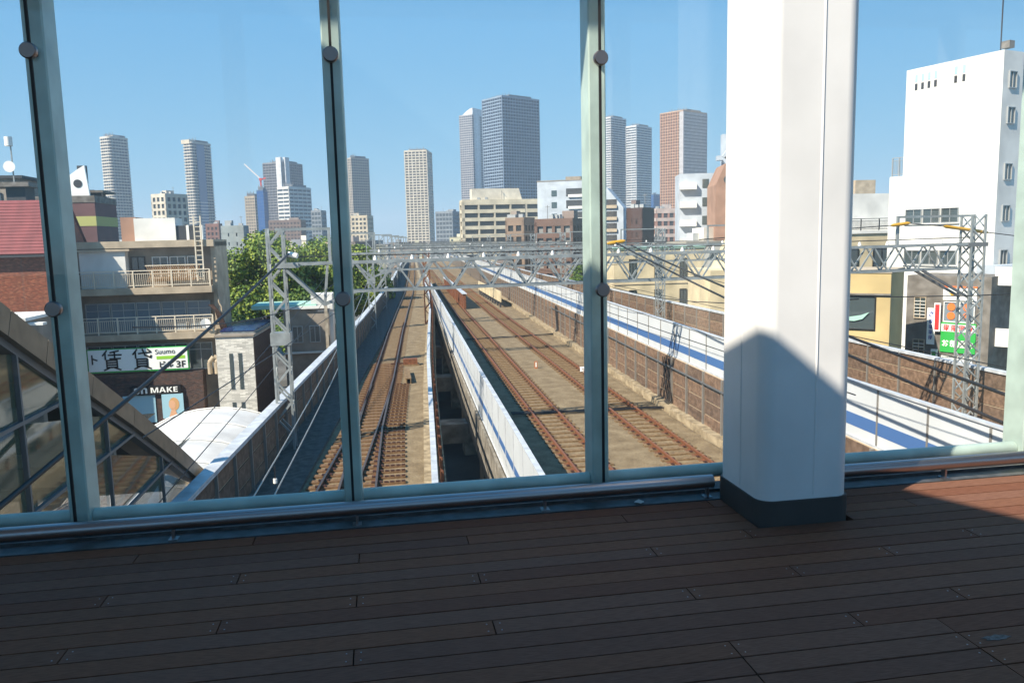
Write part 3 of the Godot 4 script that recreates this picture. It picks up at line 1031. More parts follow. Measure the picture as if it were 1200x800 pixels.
func build_overhead() -> void:
	var zs := [-28.0, -47.0, -65.5, -84.0, -103.0, -124.0, -147.0, -175.0]
	var names := ["nearest galvanised lattice gantry spanning all tracks", "second lattice gantry, just behind the nearest one", "third lattice gantry down the line", "fourth lattice gantry down the line", "fifth lattice gantry down the line", "sixth lattice gantry down the line", "seventh lattice gantry down the line", "farthest lattice gantry down the line"]
	for i in zs.size():
		var z: float = zs[i]
		build_gantry(z, along(LW, z) + 0.28, 24.3, 2.08, i == 0, names[i])
	# contact and messenger wires of each track
	var tracks := [[RL, 0.53, "left curving track"], [TA, 0.53, "track beside the white fence"], [TC, 0.53, "track by the barrier wall"]]
	for tr in tracks:
		var zz := [-9.0] + zs
		for part in 2:
			var s := st()
			for i in zz.size() - 1:
				var a := Vector3(along(tr[0], zz[i]) + tr[1], -0.45 if part else 0.75, zz[i])
				var b := Vector3(along(tr[0], zz[i + 1]) + tr[1], -0.45 if part else 0.75, zz[i + 1])
				path_tube(s, sag(a, b, 0.03 if part else 0.55, 10), 0.011 if i > 0 else 0.009, 5)
			var o := obj("contact_wire" if part else "messenger_wire", s, M.dark_wire)
			tag(o, ("contact wire hung above the " if part else "sagging messenger wire above the ") + tr[2], "wire", "overhead wires")
	# bright wires beside the left wall
	var wl := [[Vector3(-2.10, -2.35, -12.5), Vector3(-0.55, -0.55, -47), "bright bare wire running down beside the left wall, the left of the pair"], [Vector3(-1.80, -2.38, -12.5), Vector3(-0.25, -0.6, -47), "bright bare wire running down beside the left wall, the right of the pair"]]
	for w in wl:
		var s := st()
		path_tube(s, sag(w[0], w[1], 0.35, 14), 0.014, 6)
		var o := obj("bare_wire", s, M.wire)
		tag(o, w[2], "wire", "bare wires by the left wall")
	var ins := thing("wire_hanger", "small white insulator hanging between the two bright wires", "insulator", Vector3(-1.95, -2.45, -14.2))
	pb("rod", ins, Vector3(0, 0.05, 0), Vector3(0.02, 0.24, 0.02), M.dark_wire)
	var q := st()
	tube(q, Vector3(0, -0.14, 0), Vector3(0, -0.06, 0), 0.035, 10)
	obj("bell", q, M.porcelain, ins)
	# dark wires over the white canopy
	for w in [[Vector3(-5.2, -3.5, -12.0), Vector3(-3.0, -0.4, -47), "dark wire crossing above the white canopy, the upper one"], [Vector3(-4.7, -3.6, -12.0), Vector3(-2.7, -1.2, -47), "dark wire crossing above the white canopy, the lower one"]]:
		var s := st()
		path_tube(s, sag(w[0], w[1], 0.25, 12), 0.012, 6)
		var o := obj("signal_wire", s, M.dark_wire)
		tag(o, w[2], "wire", "dark wires on the left")
	# thick feeder cables
	var fc := [[Vector3(-4.45, -1.42, -8.6), Vector3(-2.95, 1.22, -28.0), 0.036, "thick black feeder cable rising from the lower left to the gantry"],
		[Vector3(9.7, -1.05, -11.0), Vector3(9.3, 1.2, -28.8), 0.030, "thick black cable passing behind the column, the upper of the pair"],
		[Vector3(9.67, -1.5, -11.0), Vector3(8.7, 1.32, -28.8), 0.030, "thick black cable passing behind the column, the lower of the pair"]]
	for w in fc:
		if w[2] <= 0.0:
			continue
		var s := st()
		path_tube(s, sag(w[0], w[1], 0.12, 16), w[2], 8)
		var o := obj("feeder_cable", s, M.black_cable)
		tag(o, w[3], "cable", "thick black feeder cables")
	# yellow covered insulators
	for w in [[Vector3(22.9, 1.62, -29.6), Vector3(24.8, 1.35, -29.7), "yellow sleeve on the wire at the right gantry mast"], [Vector3(20.4, 1.72, -29.4), Vector3(21.0, 1.78, -29.4), "short yellow sleeve on the wire left of the right gantry mast"], [Vector3(8.5, 1.30, -28.8), Vector3(8.95, 1.36, -28.8), "yellow sleeve beside the third mullion"]]:
		var s := st()
		tube(s, w[0], w[1], 0.07, 10)
		tube(s, w[1], w[1] + (w[1] - w[0]).normalized() * 0.12, 0.07, 10, 0.03)
		tube(s, w[0], w[0] - (w[1] - w[0]).normalized() * 0.12, 0.07, 10, 0.03)
		var o := obj("insulator_sleeve", s, M.yellow)
		tag(o, w[2], "insulator", "yellow insulator sleeves")
	var s2 := st()
	path_tube(s2, [Vector3(12.0, 1.35, -28.9), Vector3(20.4, 1.72, -29.4), Vector3(21.1, 1.78, -29.4), Vector3(22.9, 1.62, -29.6), Vector3(24.8, 1.35, -29.7), Vector3(29, 0.75, -29)], 0.02, 6)
	var o2 := obj("line_wire", s2, M.dark_wire)
	tag(o2, "dark wire with yellow sleeves passing the right gantry mast", "wire")
	var s3 := st()
	tube(s3, Vector3(-2.95, 1.22, -28.0), Vector3(-2.65, 1.15, -27.9), 0.09, 10)
	var o3 := obj("cable_insulator", s3, M.porcelain)
	tag(o3, "white insulator where the thick black cable meets the left gantry mast", "insulator")

# ---------------------------------------------------------------- lettering
func text(parent: Node, words: String, at: Vector3, height: float, m: Material, turn := 0.0, bold := true, width := 0.0) -> void:
	var f := SystemFont.new()
	f.font_names = PackedStringArray(["Droid Sans"])
	f.font_weight = 700 if bold else 400
	var tm := TextMesh.new()
	tm.text = words
	tm.font = f
	tm.font_size = 64
	tm.pixel_size = height / 46.0
	tm.depth = 0.02
	tm.material = m
	var o := MeshInstance3D.new()
	o.mesh = tm
	o.name = "lettering"
	parent.add_child(o, true)
	o.position = at
	o.rotation.y = turn
	if width > 0.0:
		o.scale.x = width / maxf(tm.get_aabb().size.x, 0.01)

const GLYPH := {
	"chin": [[.28, 1, .08, .76], [.2, .86, .2, .56], [.85, .98, .45, .9], [.36, .77, .97, .77], [.65, .93, .65, .58], [.42, .58, .92, .58], [.25, .5, .25, .14], [.75, .5, .75, .14], [.25, .5, .75, .5], [.25, .38, .75, .38], [.25, .26, .75, .26], [.25, .14, .75, .14], [.38, .12, .12, 0], [.62, .12, .9, 0]],
	"tai": [[.28, 1, .08, .76], [.2, .86, .2, .56], [.36, .79, .95, .85], [.55, 1, .66, .70], [.66, .70, .93, .57], [.93, .57, .95, .67], [.80, .99, .9, .92], [.25, .5, .25, .14], [.75, .5, .75, .14], [.25, .5, .75, .5], [.25, .38, .75, .38], [.25, .26, .75, .26], [.25, .14, .75, .14], [.38, .12, .12, 0], [.62, .12, .9, 0]],
	"to": [[.3, 1, .3, 0], [.3, .62, .8, .42]],
	"bi": [[.2, .95, .2, .1], [.2, .1, .85, .1], [.2, .55, .75, .66], [.72, .98, .8, .86], [.88, .98, .96, .86]],
	"ru": [[.3, .9, .28, .4], [.28, .4, .1, .1], [.55, .92, .55, .12], [.55, .12, .95, .42]],
	"o": [[.1, .75, .62, .75], [.35, .95, .35, .12], [.35, .12, .14, .22], [.14, .22, .6, .5], [.6, .5, .86, .35], [.86, .35, .62, .08], [.72, .92, .92, .76]],
	"be": [[.3, 1, .3, .88], [.08, .86, .52, .86], [.16, .8, .2, .66], [.44, .8, .38, .66], [.05, .62, .55, .62], [.14, .46, .14, .08], [.48, .46, .48, .08], [.14, .46, .48, .46], [.14, .1, .48, .1], [.66, .95, .66, 0], [.66, .92, .92, .92], [.92, .92, .8, .6], [.8, .6, .94, .36], [.94, .36, .74, .26]],
	"ya": [[.15, .95, .9, .95], [.9, .95, .9, .74], [.15, .74, .9, .74], [.15, .95, .15, .5], [.15, .5, .03, 0], [.28, .6, .9, .6], [.5, .6, .34, .42], [.34, .42, .8, .46], [.56, .38, .56, .04], [.32, .24, .84, .24], [.2, .04, .98, .04]],
	"sa": [[.12, .72, .88, .72], [.42, 1, .74, .42], [.2, .4, .18, .16], [.18, .16, .45, .04], [.45, .04, .82, .06]],
	"box": [[.1, .95, .9, .95], [.1, .6, .9, .6], [.5, 1, .5, .05], [.15, .3, .85, .3], [.15, .95, .15, .05], [.85, .9, .6, .05]],
}

func glyph(s: SurfaceTool, key: String, o: Vector3, ax: Vector3, n: Vector3, size: float, th: float) -> void:
	for q in GLYPH[key]:
		var a: Vector3 = o + ax * q[0] * size + Vector3.UP * q[1] * size
		var b: Vector3 = o + ax * q[2] * size + Vector3.UP * q[3] * size
		var d := (b - a).normalized()
		var side := n.cross(d).normalized()
		var c := (a + b) * 0.5 + n * 0.012
		bx(s, c, Vector3(th, 0.02, a.distance_to(b) + th * 0.7), Basis(side, n, d))

# ---------------------------------------------------------------- generic city buildings
const STYLE := {
	# floor height, band share, pier spacing, pier width, proud, core, band, pier
	"t1": [3.1, .42, 3.4, .55, .6, Color(.24, .27, .32), Color(.80, .78, .74), Color(.66, .66, .65)],
	"t2": [3.1, .40, 3.6, .5, .6, Color(.24, .28, .33), Color(.78, .76, .72), Color(.60, .60, .60)],
	"t3": [3.2, .34, 4.0, .6, .6, Color(.24, .25, .29), Color(.52, .52, .54), Color(.45, .45, .48)],
	"t4": [3.1, .36, 3.2, 1.0, .5, Color(.28, .28, .30), Color(.70, .67, .62), Color(.68, .65, .61)],
	"t5": [3.3, .38, 4.6, 1.1, .7, Color(.30, .28, .27), Color(.84, .80, .72), Color(.84, .81, .75)],
	"t6": [3.1, .40, 3.4, .5, .4, Color(.26, .28, .34), Color(.66, .66, .68), Color(.62, .63, .66)],
	"t7": [3.1, .34, 3.6, 1.0, .7, Color(.11, .15, .23), Color(.52, .59, .67), Color(.42, .50, .60)],
	"t8": [3.1, .46, 8.0, .4, .7, Color(.25, .30, .37), Color(.80, .81, .82), Color(.6, .63, .66)],
	"t10": [3.1, .26, 3.6, 1.7, .5, Color(.30, .24, .22), Color(.72, .60, .50), Color(.62, .42, .29)],
	"wband": [3.6, .48, 6.0, .5, .5, Color(.27, .31, .36), Color(.84, .84, .82), Color(.8, .8, .8)],
	"blue": [3.5, .12, 2.0, .2, .15, Color(.14, .30, .52), Color(.24, .38, .56), Color(.2, .36, .56)],
	"beige": [3.1, .50, 3.0, 1.0, .3, Color(.3, .3, .3), Color(.66, .62, .56), Color(.64, .60, .54)],
	"brownw": [3.2, .50, 3.2, 1.5, .3, Color(.26, .24, .24), Color(.50, .42, .38), Color(.48, .40, .36)],
	"greyw": [3.5, .35, 3.0, .7, .25, Color(.30, .33, .36), Color(.52, .55, .58), Color(.5, .53, .56)],
	"creamgrey": [3.0, .36, 3.1, 1.2, .5, Color(.26, .29, .33), Color(.80, .77, .71), Color(.78, .75, .69)],
	"greyfew": [3.2, .62, 3.6, 2.4, .2, Color(.22, .24, .26), Color(.60, .64, .64), Color(.60, .64, .64)],
	"redbrown": [3.0, .45, 3.0, 1.2, .3, Color(.25, .23, .23), Color(.52, .38, .34), Color(.50, .37, .33)],
	"creamw": [3.1, .42, 3.4, 1.2, .4, Color(.3, .3, .3), Color(.80, .75, .65), Color(.78, .73, .64)],
	"cream5": [2.95, .44, 6.0, .6, 1.0, Color(.38, .37, .36), Color(.83, .79, .69), Color(.80, .76, .67)],
	"tan": [3.2, .5, 2.4, .9, .4, Color(.18, .18, .18), Color(.54, .46, .39), Color(.53, .45, .38)],
	"brick": [3.1, .42, 2.4, .8, .6, Color(.50, .50, .49), Color(.43, .33, .28), Color(.42, .32, .27)],
	"dark": [3.2, .62, 2.8, 1.9, .2, Color(.14, .13, .14), Color(.29, .20, .18), Color(.29, .20, .18)],
	"pink": [3.2, .42, 3.0, .8, .3, Color(.28, .26, .27), Color(.80, .72, .68), Color(.70, .52, .46)],
}

func city_mat(c: Color, rough := 0.8) -> StandardMaterial3D:
	var k := "city" + c.to_html() + str(rough)
	if not M.has(k):
		mk(k, c, rough, 0.0, T.cloud if rough > 0.5 else null, Vector3(0.05, 0.05, 0.05))
	return M[k]

func city_building(d: Array) -> Node3D:
	var sy: Array = STYLE[d[9]]
	var t := thing(d[0], d[1], d[2], Vector3(d[3], GROUND, d[4]), d[7], d[10])
	var w: float = d[5]
	var dep: float = d[6]
	var h: float = d[8] - GROUND
	var pr: float = sy[4]
	var n := maxi(2, int(round(h / sy[0])))
	var fh := h / n
	var s := st()
	var round_: bool = d[9] in ["t1", "t2"]
	var rad := minf(w, dep) * 0.22 if round_ else 0.0
	for i in range(1, n + 1):
		if round_:
			prism(s, rounded_rect(-w * 0.5, w * 0.5, -dep * 0.5, dep * 0.5, rad, 4), Vector3(0, fh * i - fh * sy[1], 0), Vector3.RIGHT, Vector3.BACK, Vector3.UP * fh * sy[1])
		else:
			bx(s, Vector3(0, fh * i - fh * sy[1] * 0.5, 0), Vector3(w, fh * sy[1], dep))
	stuff(obj("floor_bands", s, city_mat(sy[6]), t))
	if round_:
		var gs := st()
		prism(gs, rounded_rect(-w * 0.5 + pr, w * 0.5 - pr, -dep * 0.5 + pr, dep * 0.5 - pr, rad, 4), Vector3.ZERO, Vector3.RIGHT, Vector3.BACK, Vector3.UP * (h - 0.8))
		obj("glazing", gs, city_mat(sy[5], 0.25), t)
	else:
		pb("glazing", t, Vector3(0, (h - 0.8) * 0.5, 0), Vector3(w - 2 * pr, h - 0.8, dep - 2 * pr), city_mat(sy[5], 0.25))
	s = st()
	for ax in 2:
		var L: float = w if ax == 0 else dep
		var o: float = dep if ax == 0 else w
		var k := maxi(1, int(round(L / sy[2])))
		for i in k + 1:
			var p: float = -L * 0.5 + sy[3] * 0.5 + (L - sy[3]) * i / k
			if absf(p) > L * 0.5 - rad * 0.8 and round_:
				continue
			for sg in [-1.0, 1.0]:
				var c := Vector3(p, h * 0.5 - 0.05, sg * (o * 0.5 - pr * 0.5 - 0.04))
				var z := Vector3(sy[3], h - 0.1, pr)
				if ax == 1:
					c = Vector3(c.z, c.y, c.x)
					z = Vector3(z.z, z.y, z.x)
				bx(s, c, z)
	stuff(obj("piers", s, city_mat(sy[7]), t))
	if round_:
		var ps := st()
		prism(ps, rounded_rect(-w * 0.49, w * 0.49, -dep * 0.49, dep * 0.49, rad, 4), Vector3(0, h, 0), Vector3.RIGHT, Vector3.BACK, Vector3.UP * 0.8)
		obj("parapet", ps, city_mat(sy[6]), t)
	else:
		pb("parapet", t, Vector3(0, h + 0.3, 0), Vector3(w * 0.99, 0.6, dep * 0.99), city_mat(sy[6]))
	rng.seed = int(absf(d[3]) * 7.0) + int(absf(d[4]))
	var sx := -1.0 if rng.randf() < 0.5 else 1.0
	pb("roof_house", t, Vector3(sx * w * 0.24, h + 1.5, dep * rng.randf_range(-0.2, 0.1)), Vector3(w * 0.3, 1.9, dep * 0.34), city_mat(Color(sy[6]).lerp(Color(.7, .7, .7), 0.4)))
	if h < 60:
		for k in 3:
			pb("roof_unit", t, Vector3(w * rng.randf_range(-0.4, 0.4), h + 1.0, dep * rng.randf_range(0.1, 0.4)), Vector3(rng.randf_range(0.7, 1.6), rng.randf_range(0.7, 1.3), 1.0), city_mat(Color(.66, .68, .69)))
		pb("antenna", t, Vector3(-sx * w * 0.3, h + 2.2, 0), Vector3(0.12, 3.6, 0.12), city_mat(Color(.5, .5, .5)))
		pb("antenna_bar", t, Vector3(-sx * w * 0.3, h + 3.6, 0), Vector3(1.2, 0.1, 0.1), city_mat(Color(.5, .5, .5)))
	if h > 60:
		pb("roof_machinery", t, Vector3(w * 0.05, h + 1.8, -dep * 0.05), Vector3(w * 0.66, 2.2, dep * 0.6), city_mat(Color(.42, .44, .47)))
		for k in 6:
			pb("roof_fin", t, Vector3(w * (-0.3 + 0.12 * k), h + 2.4, dep * 0.3), Vector3(0.5, 3.2, 0.5), city_mat(Color(.52, .54, .57)))
		for k in 3:
			pb("mast", t, Vector3(w * (k - 1) * 0.3, h + 4.0, dep * 0.2), Vector3(0.3, 3.5, 0.3), city_mat(Color(.5, .5, .5)))
	return t

const CITY := [
	["residential_tower", "tall pale grey residential tower standing farthest left on the skyline", "tower", -266.4, -914.9, 16.6, 24.8, -0.611, 113.8, "t1", "residential towers on the skyline"],
	["residential_tower", "grey residential tower with rounded crown and glazed centre strip, second from the left", "tower", -184.3, -916.8, 13.4, 31.0, -0.524, 108.3, "t2", "residential towers on the skyline"],
	["residential_tower", "dark banded tower with white stair shaft behind the white office block", "tower", -108.5, -1024.4, 29.2, 39.5, -0.524, 96.1, "t3", "residential towers on the skyline"],
	["office_block", "white banded office block standing before the dark tower with white shaft", "building", -77.1, -817.4, 14.6, 32.4, -0.611, 54.1, "wband", ""],
	["glass_tower", "slim blue glass tower under the red crane", "tower", -112.5, -855.0, 8.3, 6.8, -0.524, 54.3, "blue", ""],
	["apartment_block", "beige slab block left of the slim blue glass tower", "building", -127.3, -886.2, 13.0, 6.9, -0.524, 50.2, "beige", ""],
	["apartment_block", "brown low block with rows of square windows below the white office block", "building", -74.2, -710.4, 27.3, 16.3, -0.175, 20.0, "brownw", ""],
	["office_block", "plain grey block at the right foot of the white office block", "building", -47.6, -706.5, 9.2, 10.6, -0.349, 27.4, "greyw", ""],
	["apartment_block", "cream and grey eight storey block with projecting balconies left of the second tower", "building", -96.3, -408.1, 9.5, 13.1, -0.611, 25.1, "creamgrey", ""],
	["apartment_block", "small grey block with few square windows behind the round tree", "building", -50.1, -303.4, 8.2, 5.5, -0.175, 7.5, "greyfew", ""],
	["apartment_block", "reddish brown block between the second tower and the grey block", "building", -95.0, -503.4, 8.1, 5.5, -0.175, 13.2, "redbrown", ""],
	["residential_tower", "grey brown residential tower just right of the second mullion", "tower", -18.8, -1011.9, 11.0, 25.7, -0.960, 100.5, "t4", "residential towers on the skyline"],
	["apartment_block", "cream mid-rise block at the foot of the tower by the second mullion", "building", -10.1, -609.6, 12.7, 16.4, -0.262, 19.5, "creamw", ""],
	["residential_tower", "pale gridded tower standing alone over the middle of the tracks", "tower", 55.4, -1019.5, 28.5, 32.7, -0.262, 108.9, "t5", "residential towers on the skyline"],
	["office_block", "low grey glass block right of the lone gridded tower", "building", 63.2, -713.5, 15.7, 22.5, -0.436, 24.7, "greyw", ""],
	["residential_tower", "slim white edged tower touching the left side of the big blue tower", "tower", 134.5, -1117.5, 21.2, 27.8, -0.698, 166.4, "t6", "residential towers on the skyline"],
	["residential_tower", "broad dark blue tower, the largest on the skyline", "tower", 140.2, -826.5, 32.8, 49.1, -1.047, 139.4, "t7", "residential towers on the skyline"],
	["residential_tower", "white banded tower right beside the third mullion", "tower", 319.6, -1069.1, 20.8, 35.5, -0.908, 155.8, "t8", "residential towers on the skyline"],
	["residential_tower", "white banded tower, the lower of the twin banded pair", "tower", 339.4, -1017.5, 16.8, 35.4, -0.908, 138.0, "t8", "residential towers on the skyline"],
	["residential_tower", "orange brown tower with a pale grey right side", "tower", 344.1, -875.1, 31.8, 43.9, -1.012, 133.7, "t10", "residential towers on the skyline"],
	["apartment_block", "cream apartment block with long balconies in the centre of the view", "building", 47.0, -304.0, 6.9, 30.9, -1.536, 15.2, "cream5", ""],
	["apartment_block", "tan block with dark arched openings left of the brown brick block", "building", 39.1, -219.3, 5.9, 6.2, -0.698, 6.3, "tan", ""],
	["apartment_block", "brown brick block with white balcony windows in front of the grey block", "building", 44.7, -195.8, 10.4, 6.7, -0.663, 5.3, "brick", ""],
	["apartment_block", "dark brown block with slanted roof right of the third mullion", "building", 63.2, -188.5, 4.5, 5.5, -0.873, 7.3, "dark", ""],
	["apartment_block", "pinkish low-rise with white lines below the orange brown tower", "building", 123.3, -331.6, 3.2, 11.4, -1.571, 11.7, "pink", ""],
	["glass_tower", "far blue glass block between the twin towers and the orange brown tower", "tower", 321.6, -903.7, 6.0, 8.9, -1.396, 46.6, "blue", ""],
]

func build_city() -> void:
	for d in CITY:
		var t := city_building(d)
		var w: float = d[5]
		var dep: float = d[6]
		var h: float = d[8] - GROUND
		if d[9] == "t3":
			pb("stair_shaft", t, Vector3(w * 0.5 + 0.5, h * 0.5 + 3, dep * 0.5 - 6), Vector3(3, h + 6, 8), city_mat(Color(.82, .83, .84)))
			pb("stair_shaft", t, Vector3(w * 0.5 - 5, h * 0.5 + 3, dep * 0.5 + 0.5), Vector3(7, h + 6, 3), city_mat(Color(.82, .83, .84)))
		elif d[9] == "t2":
			pb("glass_strip", t, Vector3(w * 0.5 + 0.1, h * 0.5 + 1, dep * 0.12), Vector3(1.2, h - 6, dep * 0.36), city_mat(Color(.36, .46, .58), 0.25))
			for i in 18:
				pb("strip_band", t, Vector3(w * 0.5 + 0.5, h * 0.03 + i * 3.2, dep * 0.12), Vector3(1.0, 1.1, dep * 0.36), city_mat(Color(.82, .82, .82)))
			pb("crown", t, Vector3(-w * 0.1, h + 0.5, dep * 0.2), Vector3(w * 0.8, 4.2, dep * 0.62), city_mat(Color(.80, .76, .68)))
		elif d[9] == "t6":
			pb("white_edge", t, Vector3(w * 0.5 + 0.3, h * 0.5, dep * 0.12), Vector3(1.2, h + 2, dep * 0.5), city_mat(Color(.86, .87, .88)))
			var s := st()
			var arc := PackedVector2Array([Vector2(-w * 0.5, 0), Vector2(w * 0.5, 0), Vector2(w * 0.5, 9), Vector2(w * 0.28, 8), Vector2(w * 0.05, 5.4), Vector2(-w * 0.25, 1.0)])
			prism(s, arc, Vector3(0, h, -dep * 0.45), Vector3.RIGHT, Vector3.UP, Vector3.BACK * dep * 0.9)
			obj("curved_crown", s, city_mat(Color(.86, .87, .88)), t)
		elif d[9] == "t10":
			pb("grey_side", t, Vector3(w * 0.5 - 2.4, h * 0.5, -dep * 0.0), Vector3(5.2, h - 2, dep + 0.3), city_mat(Color(.70, .70, .72)))
			for i in 40:
				pb("side_band", t, Vector3(w * 0.5 - 0.6, 3.0 + i * 3.55, 0), Vector3(2.0, 1.2, dep - 2.0), city_mat(Color(.46, .48, .52)))
		elif d[9] == "cream5":
			# stepped upper storey with a raked white gable
			var s := st()
			var gable := PackedVector2Array([Vector2(0, 0), Vector2(10.2, 0), Vector2(10.2, 2.6), Vector2(7.5, 4.7), Vector2(0, 4.7)])
			prism(s, PackedVector2Array([Vector2(-5.5, 0), Vector2(13.8, 0), Vector2(13.8, 4.7), Vector2(-4.2, 4.7)]), Vector3(-w * 0.5, h, -2.5), Vector3.FORWARD * -1.0, Vector3.UP, Vector3.RIGHT * 5.0)
			obj("upper_storey", s, city_mat(Color(.86, .83, .76)), t)
	# tower crane beside the slim blue tower
	var c := thing("tower_crane", "red and white tower crane standing on the slim blue glass tower", "crane", Vector3(-113.0, 55.0, -855))
	pb("mast", c, Vector3(0, 5, 0), Vector3(1.6, 13, 1.6), M.crane_red)
	bar_part("jib", c, Vector3(1, 10, 0), Vector3(-15, 26, 0), 1.1, 1.1, M.crane_white)
	bar_part("counter_jib", c, Vector3(-1, 10, 0), Vector3(5, 12, 0), 1.4, 1.4, M.crane_red)
	pb("cab", c, Vector3(0, 10.5, 0.6), Vector3(2.6, 2.6, 2.4), M.crane_red)
	# low houses that fill the city between the line and the towers
	rng.seed = 101
	var tones := [Color(.84, .82, .77), Color(.72, .71, .69), Color(.78, .70, .60), Color(.60, .61, .63), Color(.66, .56, .48), Color(.88, .87, .85), Color(.52, .48, .46), Color(.80, .78, .66)]
	var n := 0
	var tries := 0
	while n < 150 and tries < 3000:
		tries += 1
		var z := -rng.randf_range(105, 620)
		var x := rng.randf_range(-0.62, 0.98) * -z
		var lx := along(LW, maxf(z, -260.0)) - 8.0
		var rx := along(OW, maxf(z, -260.0)) + 7.0
		if z > -300 and x > lx and x < rx:
			continue
		if x > -17.0 and x < 2.0 and z > -130:
			continue
		var clear := true
		for d in CITY:
			if Vector2(d[3] - x, d[4] - z).length() < 16.0:
				clear = false
		if not clear:
			continue
		var h := rng.randf_range(6.5, 12.2) + (rng.randf() * 3.5 if z < -250 else 0.0)
		var w := rng.randf_range(7, 14)
		var dp := rng.randf_range(7, 13)
		var near := z > -240.0
		var ti := rng.randi() % tones.size()
		var tone: Color = tones[ti]
		var t := thing("house", "low %s flat-roofed house among the city roofs below the towers" % ["ivory", "grey", "tan", "slate grey", "brown", "white", "dark brown", "pale olive"][ti], "house", Vector3(x, GROUND, z), rng.randf_range(-0.5, 0.5), "low houses filling the city below the towers")
		pb("wall", t, Vector3(0, h * 0.5, 0), Vector3(w, h, dp), city_mat(tone))
		pb("roof", t, Vector3(0, h + 0.15, 0), Vector3(w + 0.3, 0.3, dp + 0.3), city_mat(tone.darkened(0.25)))
		if rng.randf() < 0.6:
			pb("roof_house", t, Vector3(rng.randf_range(-w, w) * 0.25, h + 1.2, rng.randf_range(-dp, dp) * 0.2), Vector3(2.5, 2.1, 2.5), city_mat(tone.lightened(0.2)))
		if rng.randf() < 0.5:
			pb("water_tank", t, Vector3(-w * 0.3, h + 0.9, dp * 0.3), Vector3(1.6, 1.3, 1.3), city_mat(Color(.80, .82, .82)))
		var fl := int(h / 3.0)
		for f in fl:
			for k in int(w / 2.8):
				var p := Vector3(-w * 0.5 + 1.6 + k * 2.8, h - 1.7 - f * 3.0, dp * 0.5 + 0.02)
				if rng.randf() < 0.8:
					pb("window", t, p, Vector3(1.3, 1.2, 0.08), M.window)
			if near:
				for k in int(dp / 3.0):
					pb("window", t, Vector3((w * 0.5 + 0.02) * signf(-x), h - 1.7 - f * 3.0, -dp * 0.5 + 1.6 + k * 3.0), Vector3(0.08, 1.2, 1.2), M.window)
		n += 1

# ---------------------------------------------------------------- near buildings
func railing(t: Node3D, a: Vector3, b: Vector3, h: float, m: Material, posts := 5) -> void:
	var up := Vector3.UP
	bar_part("top_rail", t, a + up * h, b + up * h, 0.07, 0.06, m)
	bar_part("bottom_rail", t, a + up * 0.16, b + up * 0.16, 0.05, 0.05, m)
	bar_part("middle_rail", t, a + up * (h - 0.2), b + up * (h - 0.2), 0.04, 0.04, m)
	for i in posts + 1:
		var p := a.lerp(b, float(i) / posts)
		pb("rail_post", t, p + up * h * 0.5, Vector3(0.08, h, 0.08), m)
	var s := st()
	var n := int(a.distance_to(b) / 0.13)
	for i in n:
		var p := a.lerp(b, (i + 0.5) / n)
		bx(s, p + up * (0.16 + (h - 0.36) * 0.5), Vector3(0.025, h - 0.36, 0.025))
	stuff(obj("balusters", s, m, t))

# framed window on a wall facing +z (turn 0) in the local frame of t
func window(t: Node3D, c: Vector3, w: float, h: float, fm: Material, gm: Material, turn := 0.0, mullions := 1, transom := 0.0) -> void:
	var n := Node3D.new()
	n.name = "window"
	t.add_child(n, true)
	n.position = c
	n.rotation.y = turn
	pb("pane", n, Vector3(0, 0, -0.02), Vector3(w - 0.04, h - 0.04, 0.03), gm)
	for sx in [-1, 1]:
		pb("frame", n, Vector3(sx * (w * 0.5 - 0.03), 0, 0.03), Vector3(0.06, h, 0.1), fm)
	for sy in [-1, 1]:
		pb("frame", n, Vector3(0, sy * (h * 0.5 - 0.03), 0.032), Vector3(w - 0.12, 0.06, 0.1), fm)
	for k in mullions:
		pb("frame", n, Vector3(-w * 0.5 + w * (k + 1) / (mullions + 1), 0, 0.02), Vector3(0.05, h - 0.12, 0.07), fm)
	if transom != 0.0:
		pb("frame", n, Vector3(0, h * transom, 0.024), Vector3(w - 0.12, 0.05, 0.07), fm)

